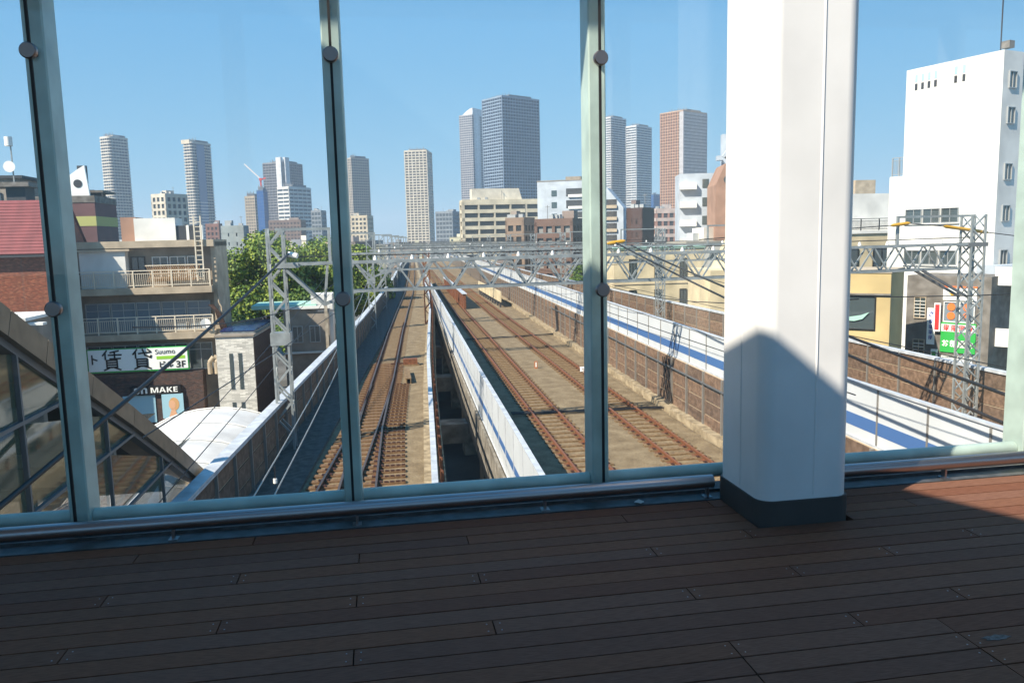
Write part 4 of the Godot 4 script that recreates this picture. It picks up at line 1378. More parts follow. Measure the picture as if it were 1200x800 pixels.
func build_left_buildings() -> void:
	# concrete block with balconies, left of the tracks
	var B := Vector3(-15.7, GROUND, -63.0)
	var t := thing("concrete_building", "beige concrete building with two railed balconies left of the tracks", "building", B)
	var y0 := -GROUND
	pb("wall", t, Vector3(0.0, (y0 - 4.6) * 0.5, 2.2), Vector3(8.8, y0 - 4.6, 4.4), M.render_grey)
	pb("wall", t, Vector3(0.0, y0 - 1.55, 2.2), Vector3(8.8, 6.1, 3.8), M.render_grey)
	pb("end_wall", t, Vector3(4.5, y0 * 0.5 + 0.9, 2.4), Vector3(0.3, y0 + 1.8, 4.4), M.render_beige)
	pb("roof_slab", t, Vector3(0.0, y0 + 1.72, 2.55), Vector3(9.3, 0.46, 5.0), M.render_beige)
	pb("balcony_slab", t, Vector3(0.0, y0 - 1.42, 4.4), Vector3(8.8, 0.45, 1.9), M.render_beige)
	pb("balcony_slab", t, Vector3(0.0, y0 - 4.55, 4.4), Vector3(8.8, 0.45, 1.9), M.render_beige)
	pb("stair_block", t, Vector3(-2.6, y0 + 0.05, 4.45), Vector3(2.9, 2.5, 0.9), M.render_white)
	pb("stair_block_roof", t, Vector3(-2.5, y0 + 1.36, 4.5), Vector3(3.4, 0.14, 1.2), M.render_beige)
	railing(t, Vector3(-4.35, y0 - 1.2, 5.25), Vector3(4.3, y0 - 1.2, 5.25), 1.15, M.railing, 7)
	railing(t, Vector3(-4.35, y0 - 4.33, 5.25), Vector3(4.3, y0 - 4.33, 5.25), 1.15, M.railing, 7)
	window(t, Vector3(-0.55, y0 + 0.35, 4.15), 0.95, 1.1, M.dark_frame, M.window)
	for k in 3:
		window(t, Vector3(0.9 + k * 1.15, y0 + 0.1, 4.15), 1.05, 1.5, M.white_frame, M.window, 0.0, 1)
	for k in 5:
		window(t, Vector3(-3.4 + k * 1.65, y0 - 3.25, 4.13), 1.6, 2.0, M.frame, M.curtain_window, 0.0, 1, 0.24)
	for k in 5:
		window(t, Vector3(-3.4 + k * 1.65, y0 - 6.1, 4.45), 1.6, 1.9, M.frame, M.window, 0.0, 1, 0.24)
	# timber lattice on the upper balcony
	var s := st()
	for k in 24:
		var x := 0.1 + k * 0.13
		bar(s, Vector3(x, y0 - 0.85, 4.75), Vector3(x + 0.55, y0 + 0.25, 4.75), 0.03, 0.03)
		bar(s, Vector3(x + 0.55, y0 - 0.85, 4.78), Vector3(x, y0 + 0.25, 4.78), 0.03, 0.03)
	obj("timber_lattice", s, M.wood_lattice, t)
	pb("lattice_frame", t, Vector3(1.9, y0 + 0.27, 4.77), Vector3(3.7, 0.06, 0.08), M.railing)
	# ladder to the roof
	for sx in [-0.22, 0.22]:
		pb("ladder_rail", t, Vector3(3.7 + sx, y0 + 1.35, 5.15), Vector3(0.08, 4.4, 0.08), M.railing)
	for k in 13:
		pb("ladder_rung", t, Vector3(3.7, y0 - 0.7 + k * 0.32, 5.15), Vector3(0.42, 0.05, 0.05), M.railing)
	# roof boxes
	pb("roof_box", t, Vector3(0.6, y0 + 2.7, 2.6), Vector3(2.7, 1.6, 2.2), M.render_white)
	pb("roof_box", t, Vector3(-1.25, y0 + 2.75, 2.2), Vector3(1.0, 1.7, 2.0), M.render_pink)
	for k in 2:
		pb("air_unit", t, Vector3(2.3 + k * 0.9, y0 + 2.45, 3.4), Vector3(0.7, 1.0, 0.4), M.charcoal)
		pb("air_unit_case", t, Vector3(2.72 + k * 0.9, y0 + 2.45, 3.4), Vector3(0.18, 1.05, 0.42), M.white_frame)
	# pipes on the end wall
	s = st()
	path_tube(s, [Vector3(4.7, y0 - 1.3, 5.0), Vector3(4.75, y0 - 2.4, 5.0), Vector3(4.9, y0 - 2.7, 5.0), Vector3(4.9, y0 - 11, 5.0)], 0.07, 8)
	obj("drain_pipe", s, M.render_beige, t)
	s = st()
	rng.seed = 8
	for k in 5:
		path_tube(s, [Vector3(4.1 + k * 0.07, y0 - 2.5, 5.2), Vector3(4.5 + k * 0.08, y0 - 2.9 - k * 0.05, 5.25), Vector3(4.75 + k * 0.1, y0 - 4.0, 5.2), Vector3(5.0 + k * 0.08, y0 - 5.0, 5.1)], 0.05, 6)
	obj("cable_bunch", s, M.brown_panel, t)
	s = st()
	for k in 2:
		path_tube(s, [Vector3(3.9 + k * 0.45, y0 - 7.3, 5.3), Vector3(3.9 + k * 0.45, y0 - 6.5, 5.35), Vector3(4.2 + k * 0.45, y0 - 6.1, 5.35), Vector3(4.6 + k * 0.4, y0 - 6.3, 5.3), Vector3(4.6 + k * 0.4, y0 - 11.0, 5.3)], 0.16, 10)
	obj("duct", s, M.render_beige, t)
	# brick storey below the sign
	pb("brick_storey", t, Vector3(-0.6, y0 - 9.3, 4.9), Vector3(8.0, 4.55, 1.1), M.dark_brick)
	pb("shop_window", t, Vector3(-0.85, y0 - 9.5, 5.47), Vector3(2.1, 1.9, 0.06), M.poster_bg)
	var dish := thing("satellite_dish", "white satellite dish on the lower balcony corner of the beige building", "dish", Vector3(-11.85, -3.75, -57.5))
	s = st()
	tube(s, Vector3(0, 0, 0), Vector3(0.02, 0, 0.07), 0.10, 16, 0.34)
	tube(s, Vector3(0.02, 0, 0.07), Vector3(0.02, 0, 0.075), 0.34, 16, 0.34)
	obj("bowl", s, M.paper, dish)
	bar_part("arm", dish, Vector3(0, -0.3, 0.05), Vector3(0.03, -0.05, 0.4), 0.03, 0.03, M.galv_dark)
	bar_part("bracket", dish, Vector3(0, 0, 0), Vector3(0.25, -0.55, -0.2), 0.05, 0.05, M.galv_dark)
	# white sign with big characters
	var g := thing("sign_board", "white sign board with two big black characters and a green border", "sign", Vector3(-16.35, -6.05, -57.45))
	pb("board", g, Vector3(0, 0, -0.03), Vector3(6.5, 1.62, 0.1), M.sign_green)
	pb("face", g, Vector3(0, 0.02, 0.03), Vector3(6.36, 1.46, 0.03), M.sign_white)
	pb("lime_bar", g, Vector3(2.1, 0.08, 0.05), Vector3(1.85, 0.22, 0.02), M.sign_lime)
	s = st()
	glyph(s, "to", Vector3(-3.1, -0.18, 0.05), Vector3.RIGHT, Vector3.BACK, 0.6, 0.09)
	glyph(s, "chin", Vector3(-2.35, -0.62, 0.05), Vector3.RIGHT, Vector3.BACK, 1.32, 0.105)
	glyph(s, "tai", Vector3(-0.42, -0.62, 0.05), Vector3.RIGHT, Vector3.BACK, 1.32, 0.105)
	glyph(s, "bi", Vector3(1.3, -0.62, 0.05), Vector3.RIGHT, Vector3.BACK, 0.42, 0.06)
	glyph(s, "ru", Vector3(1.8, -0.62, 0.05), Vector3.RIGHT, Vector3.BACK, 0.42, 0.06)
	obj("characters", s, M.sign_black, g)
	text(g, "3F", Vector3(2.72, -0.42, 0.06), 0.44, M.sign_black)
	text(g, "Suumo", Vector3(1.75, 0.48, 0.06), 0.30, M.charcoal, 0.0, false)
	var mkg := thing("shop_sign", "black shop sign reading MAKE in white letters on the dark brick", "sign", Vector3(-15.4, -8.2, -57.45))
	pb("board", mkg, Vector3(0, 0, 0), Vector3(3.3, 0.62, 0.16), M.sign_black)
	text(mkg, "MAKE", Vector3(0.55, 0.0, 0.1), 0.36, M.sign_white, 0.0, true, 1.75)
	text(mkg, "sh", Vector3(-0.95, 0.04, 0.1), 0.52, M.sign_white, 0.0, true, 0.85)
	var ps := thing("wall_poster", "poster of a face with fair hair under the black shop sign", "poster", Vector3(-14.35, -9.35, -57.40))
	pb("sheet", ps, Vector3(0, 0, 0), Vector3(1.4, 1.7, 0.05), M.poster_bg)
	s = st()
	var blob := PackedVector2Array()
	for i in 20:
		blob.append(Vector2(cos(TAU * i / 20) * 0.34 + 0.08, sin(TAU * i / 20) * 0.46 + 0.12))
	prism(s, blob, Vector3(0, 0, 0.027), Vector3.RIGHT, Vector3.UP, Vector3.BACK * 0.01)
	obj("hair_print", s, M.hair_print, ps)
	s = st()
	blob = PackedVector2Array()
	for i in 20:
		blob.append(Vector2(cos(TAU * i / 20) * 0.22 - 0.04, sin(TAU * i / 20) * 0.31 + 0.08))
	prism(s, blob, Vector3(0, 0, 0.039), Vector3.RIGHT, Vector3.UP, Vector3.BACK * 0.006)
	prism(s, PackedVector2Array([Vector2(-0.3, -0.8), Vector2(0.3, -0.8), Vector2(0.12, -0.2), Vector2(-0.1, -0.2)]), Vector3(0, 0, 0.039), Vector3.RIGHT, Vector3.UP, Vector3.BACK * 0.006)
	obj("face_print", s, M.skin_print, ps)

	# narrow tiled building with solar panels
	t = thing("tiled_building", "narrow white tiled building with slit windows and solar panels on its roof", "building", Vector3(-9.40, GROUND, -59.03), -0.052)
	var h := 7.5
	pb("wall", t, Vector3(0, h * 0.5, 0), Vector3(2.42, h, 7.94), M.white_tile)
	pb("brown_side", t, Vector3(1.225, h * 0.5 - 0.05, 0), Vector3(0.06, h - 0.1, 7.9), M.brown_panel)
	pb("parapet", t, Vector3(0, h + 0.06, 0), Vector3(2.56, 0.12, 8.1), M.render_grey)
	for k in 2:
		for y in [h - 2.3, h - 5.6]:
			pb("slit_window", t, Vector3(-0.28 + k * 0.58, y, 3.98), Vector3(0.22, 2.4, 0.05), M.window)
	for i in 3:
		for j in 5:
			var p := pb("solar_panel", t, Vector3(-0.72 + i * 0.78, h + 0.35, 2.6 - j * 1.35), Vector3(0.74, 0.04, 1.3), M.solar)
			p.rotation.x = 0.08
	pb("panel_rack", t, Vector3(0.06, h + 0.2, -0.1), Vector3(2.2, 0.12, 6.6), M.galv)
	t = thing("rendered_building", "plain grey rendered building with a glazed roof beside the left gantry mast", "building", Vector3(-5.6, GROUND, -66.0))
	pb("wall", t, Vector3(0, 4.3, 0), Vector3(3.4, 8.6, 6.0), M.render_grey)
	pb("wall", t, Vector3(1.2, 4.8, 1.6), Vector3(1.6, 9.6, 2.4), M.render_white)
	pb("glazed_roof", t, Vector3(-1.6, 8.75, 1.0), Vector3(4.8, 0.3, 4.0), M.green_roof)
	pb("roof_edge", t, Vector3(0, 8.65, 3.1), Vector3(3.6, 0.2, 0.25), M.white_frame)
	for k in 2:
		window(t, Vector3(-0.7 + k * 1.3, 6.6, 3.02), 0.8, 1.3, M.frame, M.window)
	pb("ledge", t, Vector3(-0.2, 5.2, 3.15), Vector3(3.0, 0.12, 0.3), M.render_white)

	# brick house with a red ribbed roof
	t = thing("brick_house", "brick house with a steep red ribbed roof at the left edge", "house", Vector3(-24.45, GROUND, -58.2))
	var e := -GROUND + 1.38
	pb("wall", t, Vector3(0, e * 0.5, 0), Vector3(8.2, e, 7.0), M.brick)
	s = st()
	prism(s, PackedVector2Array([Vector2(-3.6, 0), Vector2(3.6, 0), Vector2(0.5, 3.35), Vector2(-0.5, 3.35)]), Vector3(-4.08, e, 0), Vector3.FORWARD, Vector3.UP, Vector3.RIGHT * 8.16)
	obj("gable", s, M.brick, t)
	for k in 17:
		var f := k / 17.0
		var p := bar_part("roof_strip", t, Vector3(-3.75, e - 0.1 + 3.45 * (f + 0.03), 3.95 - 3.4 * (f + 0.03)), Vector3(3.75, e - 0.1 + 3.45 * (f + 0.03), 3.95 - 3.4 * (f + 0.03)), 0.05, 0.305, M.red_roof)
		p.rotate_x(0.0)
		p.transform = Transform3D(Basis(Vector3.RIGHT, -0.79 - 0.10) * Basis.from_scale(Vector3(8.5, 0.31, 0.05)), Vector3(0, e - 0.1 + 3.45 * (f + 0.03), 3.95 - 3.4 * (f + 0.03)))
	s = st()
	quad(s, Vector3(-4.22, e - 0.15, 3.9), Vector3(4.22, e - 0.15, 3.9), Vector3(4.22, e + 3.35, 0.45), Vector3(-4.22, e + 3.35, 0.45), Vector3(0, 0.7, 0.7))
	quad(s, Vector3(-4.22, e - 0.15, -3.9), Vector3(4.22, e - 0.15, -3.9), Vector3(4.22, e + 3.35, -0.45), Vector3(-4.22, e + 3.35, -0.45), Vector3(0, 0.7, -0.7))
	quad(s, Vector3(-4.22, e + 3.35, 0.45), Vector3(4.22, e + 3.35, 0.45), Vector3(4.22, e + 3.35, -0.45), Vector3(-4.22, e + 3.35, -0.45), Vector3.UP)
	obj("roof", s, M.red_roof, t)
	pb("gutter", t, Vector3(0, e - 0.22, 3.95), Vector3(8.6, 0.14, 0.14), M.charcoal)
	t = thing("low_annex", "low grey annex with a white frame below the brick house", "building", Vector3(-20.0, GROUND, -43.5))
	pb("wall", t, Vector3(0, 5.1, 0), Vector3(6.4, 10.2, 4.0), M.render_grey)
	pb("cap", t, Vector3(0, 10.25, 0), Vector3(6.6, 0.16, 4.2), M.render_white)
	for k in 3:
		pb("frame_bar", t, Vector3(3.5, 10.0 - k * 0.9, 1.6), Vector3(0.9, 0.12, 0.5), M.white_frame)
	pb("frame_post", t, Vector3(3.1, 5.0, 1.9), Vector3(0.18, 10.0, 0.18), M.white_frame)

	# buildings behind
	t = thing("striped_building", "purplish brown building with a pale yellow stripe behind the left mullion", "building", Vector3(-32.1, GROUND, -93.5))
	h = 18.9
	pb("wall", t, Vector3(0, h * 0.5, 0), Vector3(7, h, 7), M.purple_brown)
	pb("stripe", t, Vector3(0, h - 2.6, 0.0), Vector3(7.06, 1.0, 7.06), M.olive_stripe)
	pb("top_band", t, Vector3(0, h - 0.35, 0.0), Vector3(7.1, 0.7, 7.1), M.grey_panel)
	s = st()
	prism(s, PackedVector2Array([Vector2(-1.2, 0), Vector2(1.0, 0), Vector2(0.7, 3.1), Vector2(-0.1, 2.6), Vector2(-1.2, 1.8)]), Vector3(2.0, h, 2.9), Vector3.RIGHT, Vector3.UP, Vector3.BACK * 0.3)
	obj("roof_sign", s, M.sign_white, t)
	s = st()
	tube(s, Vector3(1.95, h + 1.25, 3.2), Vector3(1.95, h + 1.25, 3.24), 0.42, 16)
	obj("dark_disc", s, M.charcoal, t)
	pb("roof_peak", t, Vector3(2.3, h + 2.2, 2.6), Vector3(0.9, 1.8, 0.3), M.charcoal)
	t = thing("balcony_tower", "slim dark building with stacked open balconies beside the purplish brown one", "building", Vector3(-30.3, GROUND, -97.0))
	h = 19.8
	pb("wall", t, Vector3(-1.0, h * 0.5, 0), Vector3(2.2, h, 4), M.charcoal)
	for k in 7:
		pb("balcony_slab", t, Vector3(0.1, h - 0.2 - k * 2.3, 0.3), Vector3(2.2, 0.25, 4.4), M.grey_panel)
		pb("balcony_post", t, Vector3(1.1, h - 1.3 - k * 2.3, 2.4), Vector3(0.12, 2.1, 0.12), M.charcoal)
		pb("balcony_front", t, Vector3(0.1, h - 1.95 - k * 2.3, 2.45), Vector3(2.2, 0.8, 0.08), M.charcoal)
	t = thing("corner_building", "small grey building with a flat dark eave at the far left edge", "building", Vector3(-42.0, GROUND, -96.0))
	h = 20.9
	pb("wall", t, Vector3(0, h * 0.5, 0), Vector3(11, h, 7), M.render_grey)
	pb("eave", t, Vector3(0, h + 0.15, 0), Vector3(11.8, 0.3, 7.8), M.charcoal)
	for k in 3:
		window(t, Vector3(-3.4 + k * 3.2, h - 2.2, 3.52), 1.3, 1.5, M.dark_frame, M.window)
	t = thing("roof_shelter", "dark flat roof shelter with antennas above the red roof", "shelter", Vector3(-31.6, GROUND, -80.0))
	pb("core", t, Vector3(0, 9.6, 0), Vector3(1.6, 19.2, 2.0), M.charcoal)
	pb("flat_roof", t, Vector3(-0.9, 19.3, 0), Vector3(4.4, 0.4, 3.0), M.grey_panel)
	pb("antenna_pole", t, Vector3(-0.2, 21.3, 0.6), Vector3(0.09, 3.8, 0.09), M.galv)
	s = st()
	tube(s, Vector3(-0.4, 20.9, 0.7), Vector3(-0.4, 20.9, 0.82), 0.2, 16, 0.5)
	tube(s, Vector3(-0.3, 22.7, 0.7), Vector3(-0.3, 23.5, 0.7), 0.32, 12)
	obj("antenna", s, M.paper, t)

func build_right_buildings() -> void:
	# tall white building
	var t := thing("white_tower_block", "tall plain white building with slots cut in its parapet on the right", "building", Vector3(46.76, GROUND, -57.27), -1.265)
	var h := 26.0
	pb("wall", t, Vector3(0, h * 0.5, 0), Vector3(7.8, h, 7.0), M.render_white)
	for i in 6:
		var x: float = [-3.0, -2.45, -1.9, -1.35, 0.3, 0.95][i]
		pb("parapet_slot", t, Vector3(x, h - 0.75, 3.51), Vector3(0.22, 0.55, 0.04), M.poster_bg)
		pb("parapet_slot", t, Vector3(x, h - 1.40, 3.51), Vector3(0.22, 0.5, 0.04), M.charcoal)
	for y in [14.5, 11.25]:
		for k in 3:
			window(t, Vector3(-2.75 + k * 1.55, y, 3.52), 1.45, 1.15, M.frame, M.window, 0.0, 1)
		pb("window_sill", t, Vector3(-1.2, y - 0.62, 3.56), Vector3(4.7, 0.06, 0.16), M.white_frame)
	for y in [24.0, 21.5, 17.5, 14.5, 11.25]:
		window(t, Vector3(3.92, y, 2.4), 0.9, 1.2, M.frame, M.window, PI / 2, 1)
	pb("wing", t, Vector3(-4.6, 8.9, 0), Vector3(1.5, 17.8, 6.4), M.render_white)
	railing(t, Vector3(-5.2, 17.8, 3.1), Vector3(-3.95, 17.8, 3.1), 1.5, M.frame, 2)
	pb("antenna_mast", t, Vector3(1.4, h + 2.5, 0), Vector3(0.07, 5.0, 0.07), M.charcoal)
	pb("roof_unit", t, Vector3(3.2, h + 0.6, 2.0), Vector3(0.6, 0.5, 0.6), M.grey_panel)
	# yellow building
	t = thing("yellow_building", "cream yellow shop building with a wide dark window right of the column", "building", Vector3(32.17, GROUND, -48.82), -0.785)
	h = 10.8
	pb("wall", t, Vector3(-3, h * 0.5, 0), Vector3(9.6, h, 4.38), M.render_yellow)
	pb("cap", t, Vector3(-3, h + 0.1, 0), Vector3(9.7, 0.2, 4.5), M.render_beige)
	pb("eave", t, Vector3(-2.95, h - 1.35, 2.2), Vector3(9.55, 0.1, 0.3), M.grey_panel)
	window(t, Vector3(-1.0, h - 2.55, 2.22), 3.9, 2.2, M.dark_frame, M.window, 0.0, 0)
	s_print(t, Vector3(-0.4, h - 2.85, 2.31))
	for k in 2:
		window(t, Vector3(-1.55 + k * 1.6, h - 5.9, 2.22), 1.5, 1.3, M.frame, M.curtain_window, 0.0, 0)
	# grey building with green shop signs
	t = thing("grey_building", "grey panelled building with green and red shop signs on the right", "building", Vector3(39.79, GROUND, -50.68), -1.047)
	h = 10.2
	pb("wall", t, Vector3(0, h * 0.5, -1.5), Vector3(5.6, h, 4.0), M.grey_panel)
	for y in [7.9, 4.85]:
		window(t, Vector3(-1.8, y, 0.53), 0.85, 1.55, M.render_beige, M.window, 0.0, 1)
		for k in 5:
			pb("window_bar", t, Vector3(-1.8, y - 0.5 + k * 0.24, 0.62), Vector3(0.75, 0.04, 0.04), M.white_frame)
	var g := thing("shop_sign_stack", "stack of green, white and red shop sign panels on the grey building", "sign", t.position + t.basis * Vector3(0.85, 0, 0.55), -1.047)
	pb("top_panel", g, Vector3(0, h - 1.25, 0), Vector3(2.2, 0.85, 0.08), M.sign_white)
	pb("top_stripe", g, Vector3(0, h - 0.75, 0.01), Vector3(2.2, 0.12, 0.08), M.sign_orange)
	for k in 2:
		window(g, Vector3(-0.52 + k * 1.04, h - 2.5, 0.0), 1.0, 1.45, M.white_frame, M.curtain_window, 0.0, 0)
		for j in 2:
			var s := st()
			tube(s, Vector3(-0.52 + k * 1.04, h - 2.15 - j * 0.62, 0.02), Vector3(-0.52 + k * 1.04, h - 2.15 - j * 0.62, 0.05), 0.27, 14)
			obj("red_disc", s, M.sign_orange, g)
	pb("green_panel", g, Vector3(0, h - 4.3, 0), Vector3(2.3, 2.1, 0.1), M.sign_green)
	pb("green_panel", g, Vector3(0, h - 7.5, 0), Vector3(2.3, 1.0, 0.1), M.sign_green)
	for k in 2:
		window(g, Vector3(-0.52 + k * 1.04, h - 6.2, 0.0), 1.0, 1.2, M.white_frame, M.sign_white, 0.0, 0)
	var s := st()
	var keys := ["o", "be", "ya", "sa"]
	for k in 4:
		glyph(s, keys[k], Vector3(-1.05 + k * 0.54, h - 4.95, 0.05), Vector3.RIGHT, Vector3.BACK, 0.46, 0.065)
	for k in 4:
		glyph(s, "box", Vector3(-1.0 + k * 0.52, h - 7.85, 0.05), Vector3.RIGHT, Vector3.BACK, 0.42, 0.06)
	obj("characters", s, M.sign_white, g)
	pb("white_strip", g, Vector3(0, h - 3.62, 0.02), Vector3(2.2, 0.52, 0.1), M.sign_white)
	s = st()
	for k in 4:
		glyph(s, "box", Vector3(-0.98 + k * 0.52, h - 3.82, 0.08), Vector3.RIGHT, Vector3.BACK, 0.4, 0.06)
	obj("red_characters", s, M.sign_red, g)
	s = st()
	prism(s, PackedVector2Array([Vector2(-0.36, 0.1), Vector2(0, -0.16), Vector2(0.36, 0.1), Vector2(0.16, 0.05), Vector2(0, 0.16), Vector2(-0.16, 0.05)]), Vector3(-0.45, h - 1.25, 0.045), Vector3.RIGHT, Vector3.UP, Vector3.BACK * 0.01)
	obj("emblem", s, M.yellow, g)
	s = st()
	prism(s, PackedVector2Array([Vector2(-0.32, 0.36), Vector2(0.32, 0.36), Vector2(0.0, -0.36)]), Vector3(-0.52, h - 6.2, 0.06), Vector3.RIGHT, Vector3.UP, Vector3.BACK * 0.01)
	obj("green_triangle", s, M.sign_green, g)
	var vb := thing("blade_sign", "narrow vertical red and white blade sign left of the shop sign stack", "sign", t.position + t.basis * Vector3(-0.5, 7.3, 0.75), -1.047)
	pb("board", vb, Vector3.ZERO, Vector3(0.42, 2.0, 0.14), M.sign_white)
	pb("print", vb, Vector3(0, 0.0, 0.073), Vector3(0.30, 1.8, 0.008), M.sign_red)
	var vb2 := thing("blade_sign", "narrow vertical green and white blade sign below the red one", "sign", t.position + t.basis * Vector3(-0.62, 3.9, 0.75), -1.047)
	pb("board", vb2, Vector3.ZERO, Vector3(0.42, 2.2, 0.14), M.sign_white)
	pb("print", vb2, Vector3(0, 0.0, 0.073), Vector3(0.26, 1.9, 0.008), M.sign_green)
	var wb := thing("wall_banner", "long white vertical banner on the grey panelled building", "sign", t.position + t.basis * Vector3(-1.0, 6.6, 0.55), -1.047)
	pb("sheet", wb, Vector3.ZERO, Vector3(0.55, 2.6, 0.05), M.sign_white)
	s = st()
	glyph(s, "sa", Vector3(-0.2, 0.7, 0.03), Vector3.RIGHT, Vector3.BACK, 0.4, 0.05)
	for k in 4:
		glyph(s, "box", Vector3(-0.14, 0.2 - k * 0.38, 0.03), Vector3.RIGHT, Vector3.BACK, 0.28, 0.03)
	obj("characters", s, M.sign_blue, wb)
	t = thing("curved_balcony", "white curved balcony with railings between the grey building and the right mullion", "balcony", Vector3(43.6, GROUND, -49.0))
	for lv in 3:
		s = st()
		var y: float = [10.2, 6.0, 3.2][lv]
		for i in 10:
			var a0 := lerpf(PI * 0.55, PI * 1.0, i / 10.0) - 0.4
			var a1 := lerpf(PI * 0.55, PI * 1.0, (i + 1) / 10.0) - 0.4
			bar(s, Vector3(1.0 + cos(a0) * 3.2, y, sin(a0) * 3.2 - 1), Vector3(1.0 + cos(a1) * 3.2, y, sin(a1) * 3.2 - 1), 0.12, 1.25 if lv < 2 else 0.7)
		obj("parapet", s, M.render_white if lv < 2 else M.sign_green, t)
		pb("floor", t, Vector3(1.2, y - 0.6, -0.9), Vector3(4.0, 0.15, 4.0), M.render_bluegrey)
	pb("wall", t, Vector3(1.8, 5.4, -2.4), Vector3(4.5, 10.8, 2.0), M.render_bluegrey)
	# low cream wing left of the white block
	t = thing("cream_building", "low cream building with a white roof and railing behind the column", "building", Vector3(47.0, GROUND, -76.5), -1.536)
	pb("wall", t, Vector3(0, 6.6, 0), Vector3(7, 13.2, 16), M.render_cream)
	pb("cap", t, Vector3(0, 13.3, 0), Vector3(7.3, 0.3, 16.3), M.render_white)
	railing(t, Vector3(3.5, 13.4, 8), Vector3(3.5, 13.4, -8), 1.2, M.dark_frame, 8)
	pb("roof_house", t, Vector3(0.0, 15.2, -2.0), Vector3(4.0, 3.8, 5.0), M.render_white)
	for k in 4:
		window(t, Vector3(3.52, 10.6, -6 + k * 3.6), 2.0, 2.2, M.dark_frame, M.window, PI / 2, 1)
	t = thing("grey_roofed_building", "grey building with a rust streaked roof house behind the low cream building", "building", Vector3(68.0, GROUND, -104.0))
	pb("wall", t, Vector3(0, 8.5, 0), Vector3(9, 17.0, 8), M.render_bluegrey)
	pb("roof_house", t, Vector3(-2.0, 18.6, 1), Vector3(3.0, 3.2, 3), M.render_beige)
	for k in 4:
		pb("window", t, Vector3(-3.2 + k * 2.1, 15.2, 4.02), Vector3(1.3, 1.3, 0.08), M.window)
		pb("window", t, Vector3(-3.2 + k * 2.1, 12.2, 4.02), Vector3(1.3, 1.3, 0.08), M.window)
	pb("brick_band", t, Vector3(0.0, 13.7, 0.0), Vector3(9.1, 0.9, 8.1), M.render_pink)
	# pinkish gabled building behind the column
	t = thing("gabled_building", "pinkish brown gabled building with round windows left of the column", "building", Vector3(54.2, GROUND, -115.0), -0.25)
	h = 20.5
	pb("wall", t, Vector3(0, h * 0.5, 0), Vector3(8.5, h, 8), M.render_pink)
	s = st()
	prism(s, PackedVector2Array([Vector2(-4.25, 0), Vector2(4.25, 0), Vector2(-2.9, 3.0)]), Vector3(0, h, -4), Vector3.RIGHT, Vector3.UP, Vector3.BACK * 8.0)
	obj("gable", s, M.render_pink, t)
	for p in [Vector3(-2.6, h + 0.7, 4.0), Vector3(2.2, h - 1.5, 4.0), Vector3(-1.6, h - 6.0, 4.0)]:
		s = st()
		tube(s, p, p + Vector3.BACK * 0.06, 0.55, 16)
		obj("round_window", s, M.window, t)
	for k in 2:
		window(t, Vector3(-2.4 + k * 3.2, h - 9.0, 4.03), 1.5, 1.2, M.frame, M.window)
	t = thing("stair_tower", "pale blue white building with outside stairs behind the gabled building", "building", Vector3(53.3, GROUND, -126.0), -0.25)
	h = 23.0
	pb("wall", t, Vector3(0, h * 0.5, 0), Vector3(9, h, 6), M.render_bluegrey)
	for k in 5:
		var y := h + 5.0 - k * 2.8
		pb("landing", t, Vector3(2.2 if k % 2 else 4.2, y, 3.6), Vector3(2.0, 0.7, 1.6), M.render_bluegrey)
		bar_part("stair_flight", t, Vector3(2.2 if k % 2 else 4.2, y, 3.8), Vector3(4.2 if k % 2 else 2.2, y - 2.8, 3.8), 1.4, 0.7, M.render_bluegrey)
	pb("stair_core", t, Vector3(3.4, h + 2.0, 2.0), Vector3(2.4, 8, 1.6), M.render_bluegrey)
	for k in 4:
		pb("balcony", t, Vector3(-3.2, h - 2.0 - k * 2.9, 3.3), Vector3(2.6, 1.0, 1.2), M.render_white)
		pb("window", t, Vector3(-0.4, h - 1.6 - k * 2.9, 3.02), Vector3(1.0, 1.4, 0.08), M.window)
	# pale grey block in the centre
	t = thing("apartment_block", "pale grey block with square windows cut by the third mullion", "building", Vector3(53.69, GROUND, -209.0), -0.436)
	h = 27.8
	pb("wall", t, Vector3(-3.5, h * 0.5, 0), Vector3(14.4, h, 9), M.render_bluegrey)
	s = st()
	prism(s, PackedVector2Array([Vector2(3.7, 0), Vector2(11.8, 0), Vector2(11.8, 20.5), Vector2(7.6, 25.6), Vector2(3.7, h - 0.2)]), Vector3(0, 0, -4.2), Vector3.RIGHT, Vector3.UP, Vector3.BACK * 8.4)
	obj("raked_end", s, M.render_bluegrey, t)
	for k in 5:
		var y := h - 3.1 - k * 3.0
		pb("window", t, Vector3(-6.2, y, 4.53), Vector3(1.4, 1.5, 0.12), M.window)
		pb("balcony_recess", t, Vector3(-0.9, y + 0.1, 4.45), Vector3(4.2, 2.0, 0.24), M.charcoal)
		pb("balcony_front", t, Vector3(-0.2, y - 0.8, 4.75), Vector3(4.4, 0.7, 0.5), M.render_white)
		pb("balcony_recess", t, Vector3(8.6, y - 3.0, 4.15), Vector3(3.0, 1.9, 0.24), M.charcoal)
		pb("balcony_front", t, Vector3(8.6, y - 3.9, 4.45), Vector3(3.2, 0.8, 0.5), M.render_beige)
	pb("roof_house", t, Vector3(-1.6, h + 0.6, 0), Vector3(4.0, 1.2, 4.0), M.render_grey)
	pb("parapet", t, Vector3(-3.5, h + 0.12, 0), Vector3(14.6, 0.24, 9.2), M.render_grey)
	# cream houses behind the outer wall
	t = thing("cream_house", "cream house with tall dark windows beyond the outer wall, left of the column", "house", Vector3(34.5, GROUND, -99.0), -0.05)
	h = 11.8
	pb("wall", t, Vector3(0, h * 0.5, 0), Vector3(11.5, h, 8), M.render_cream)
	pb("roof_edge", t, Vector3(0, h + 0.12, 0), Vector3(11.8, 0.24, 8.3), M.green_roof)
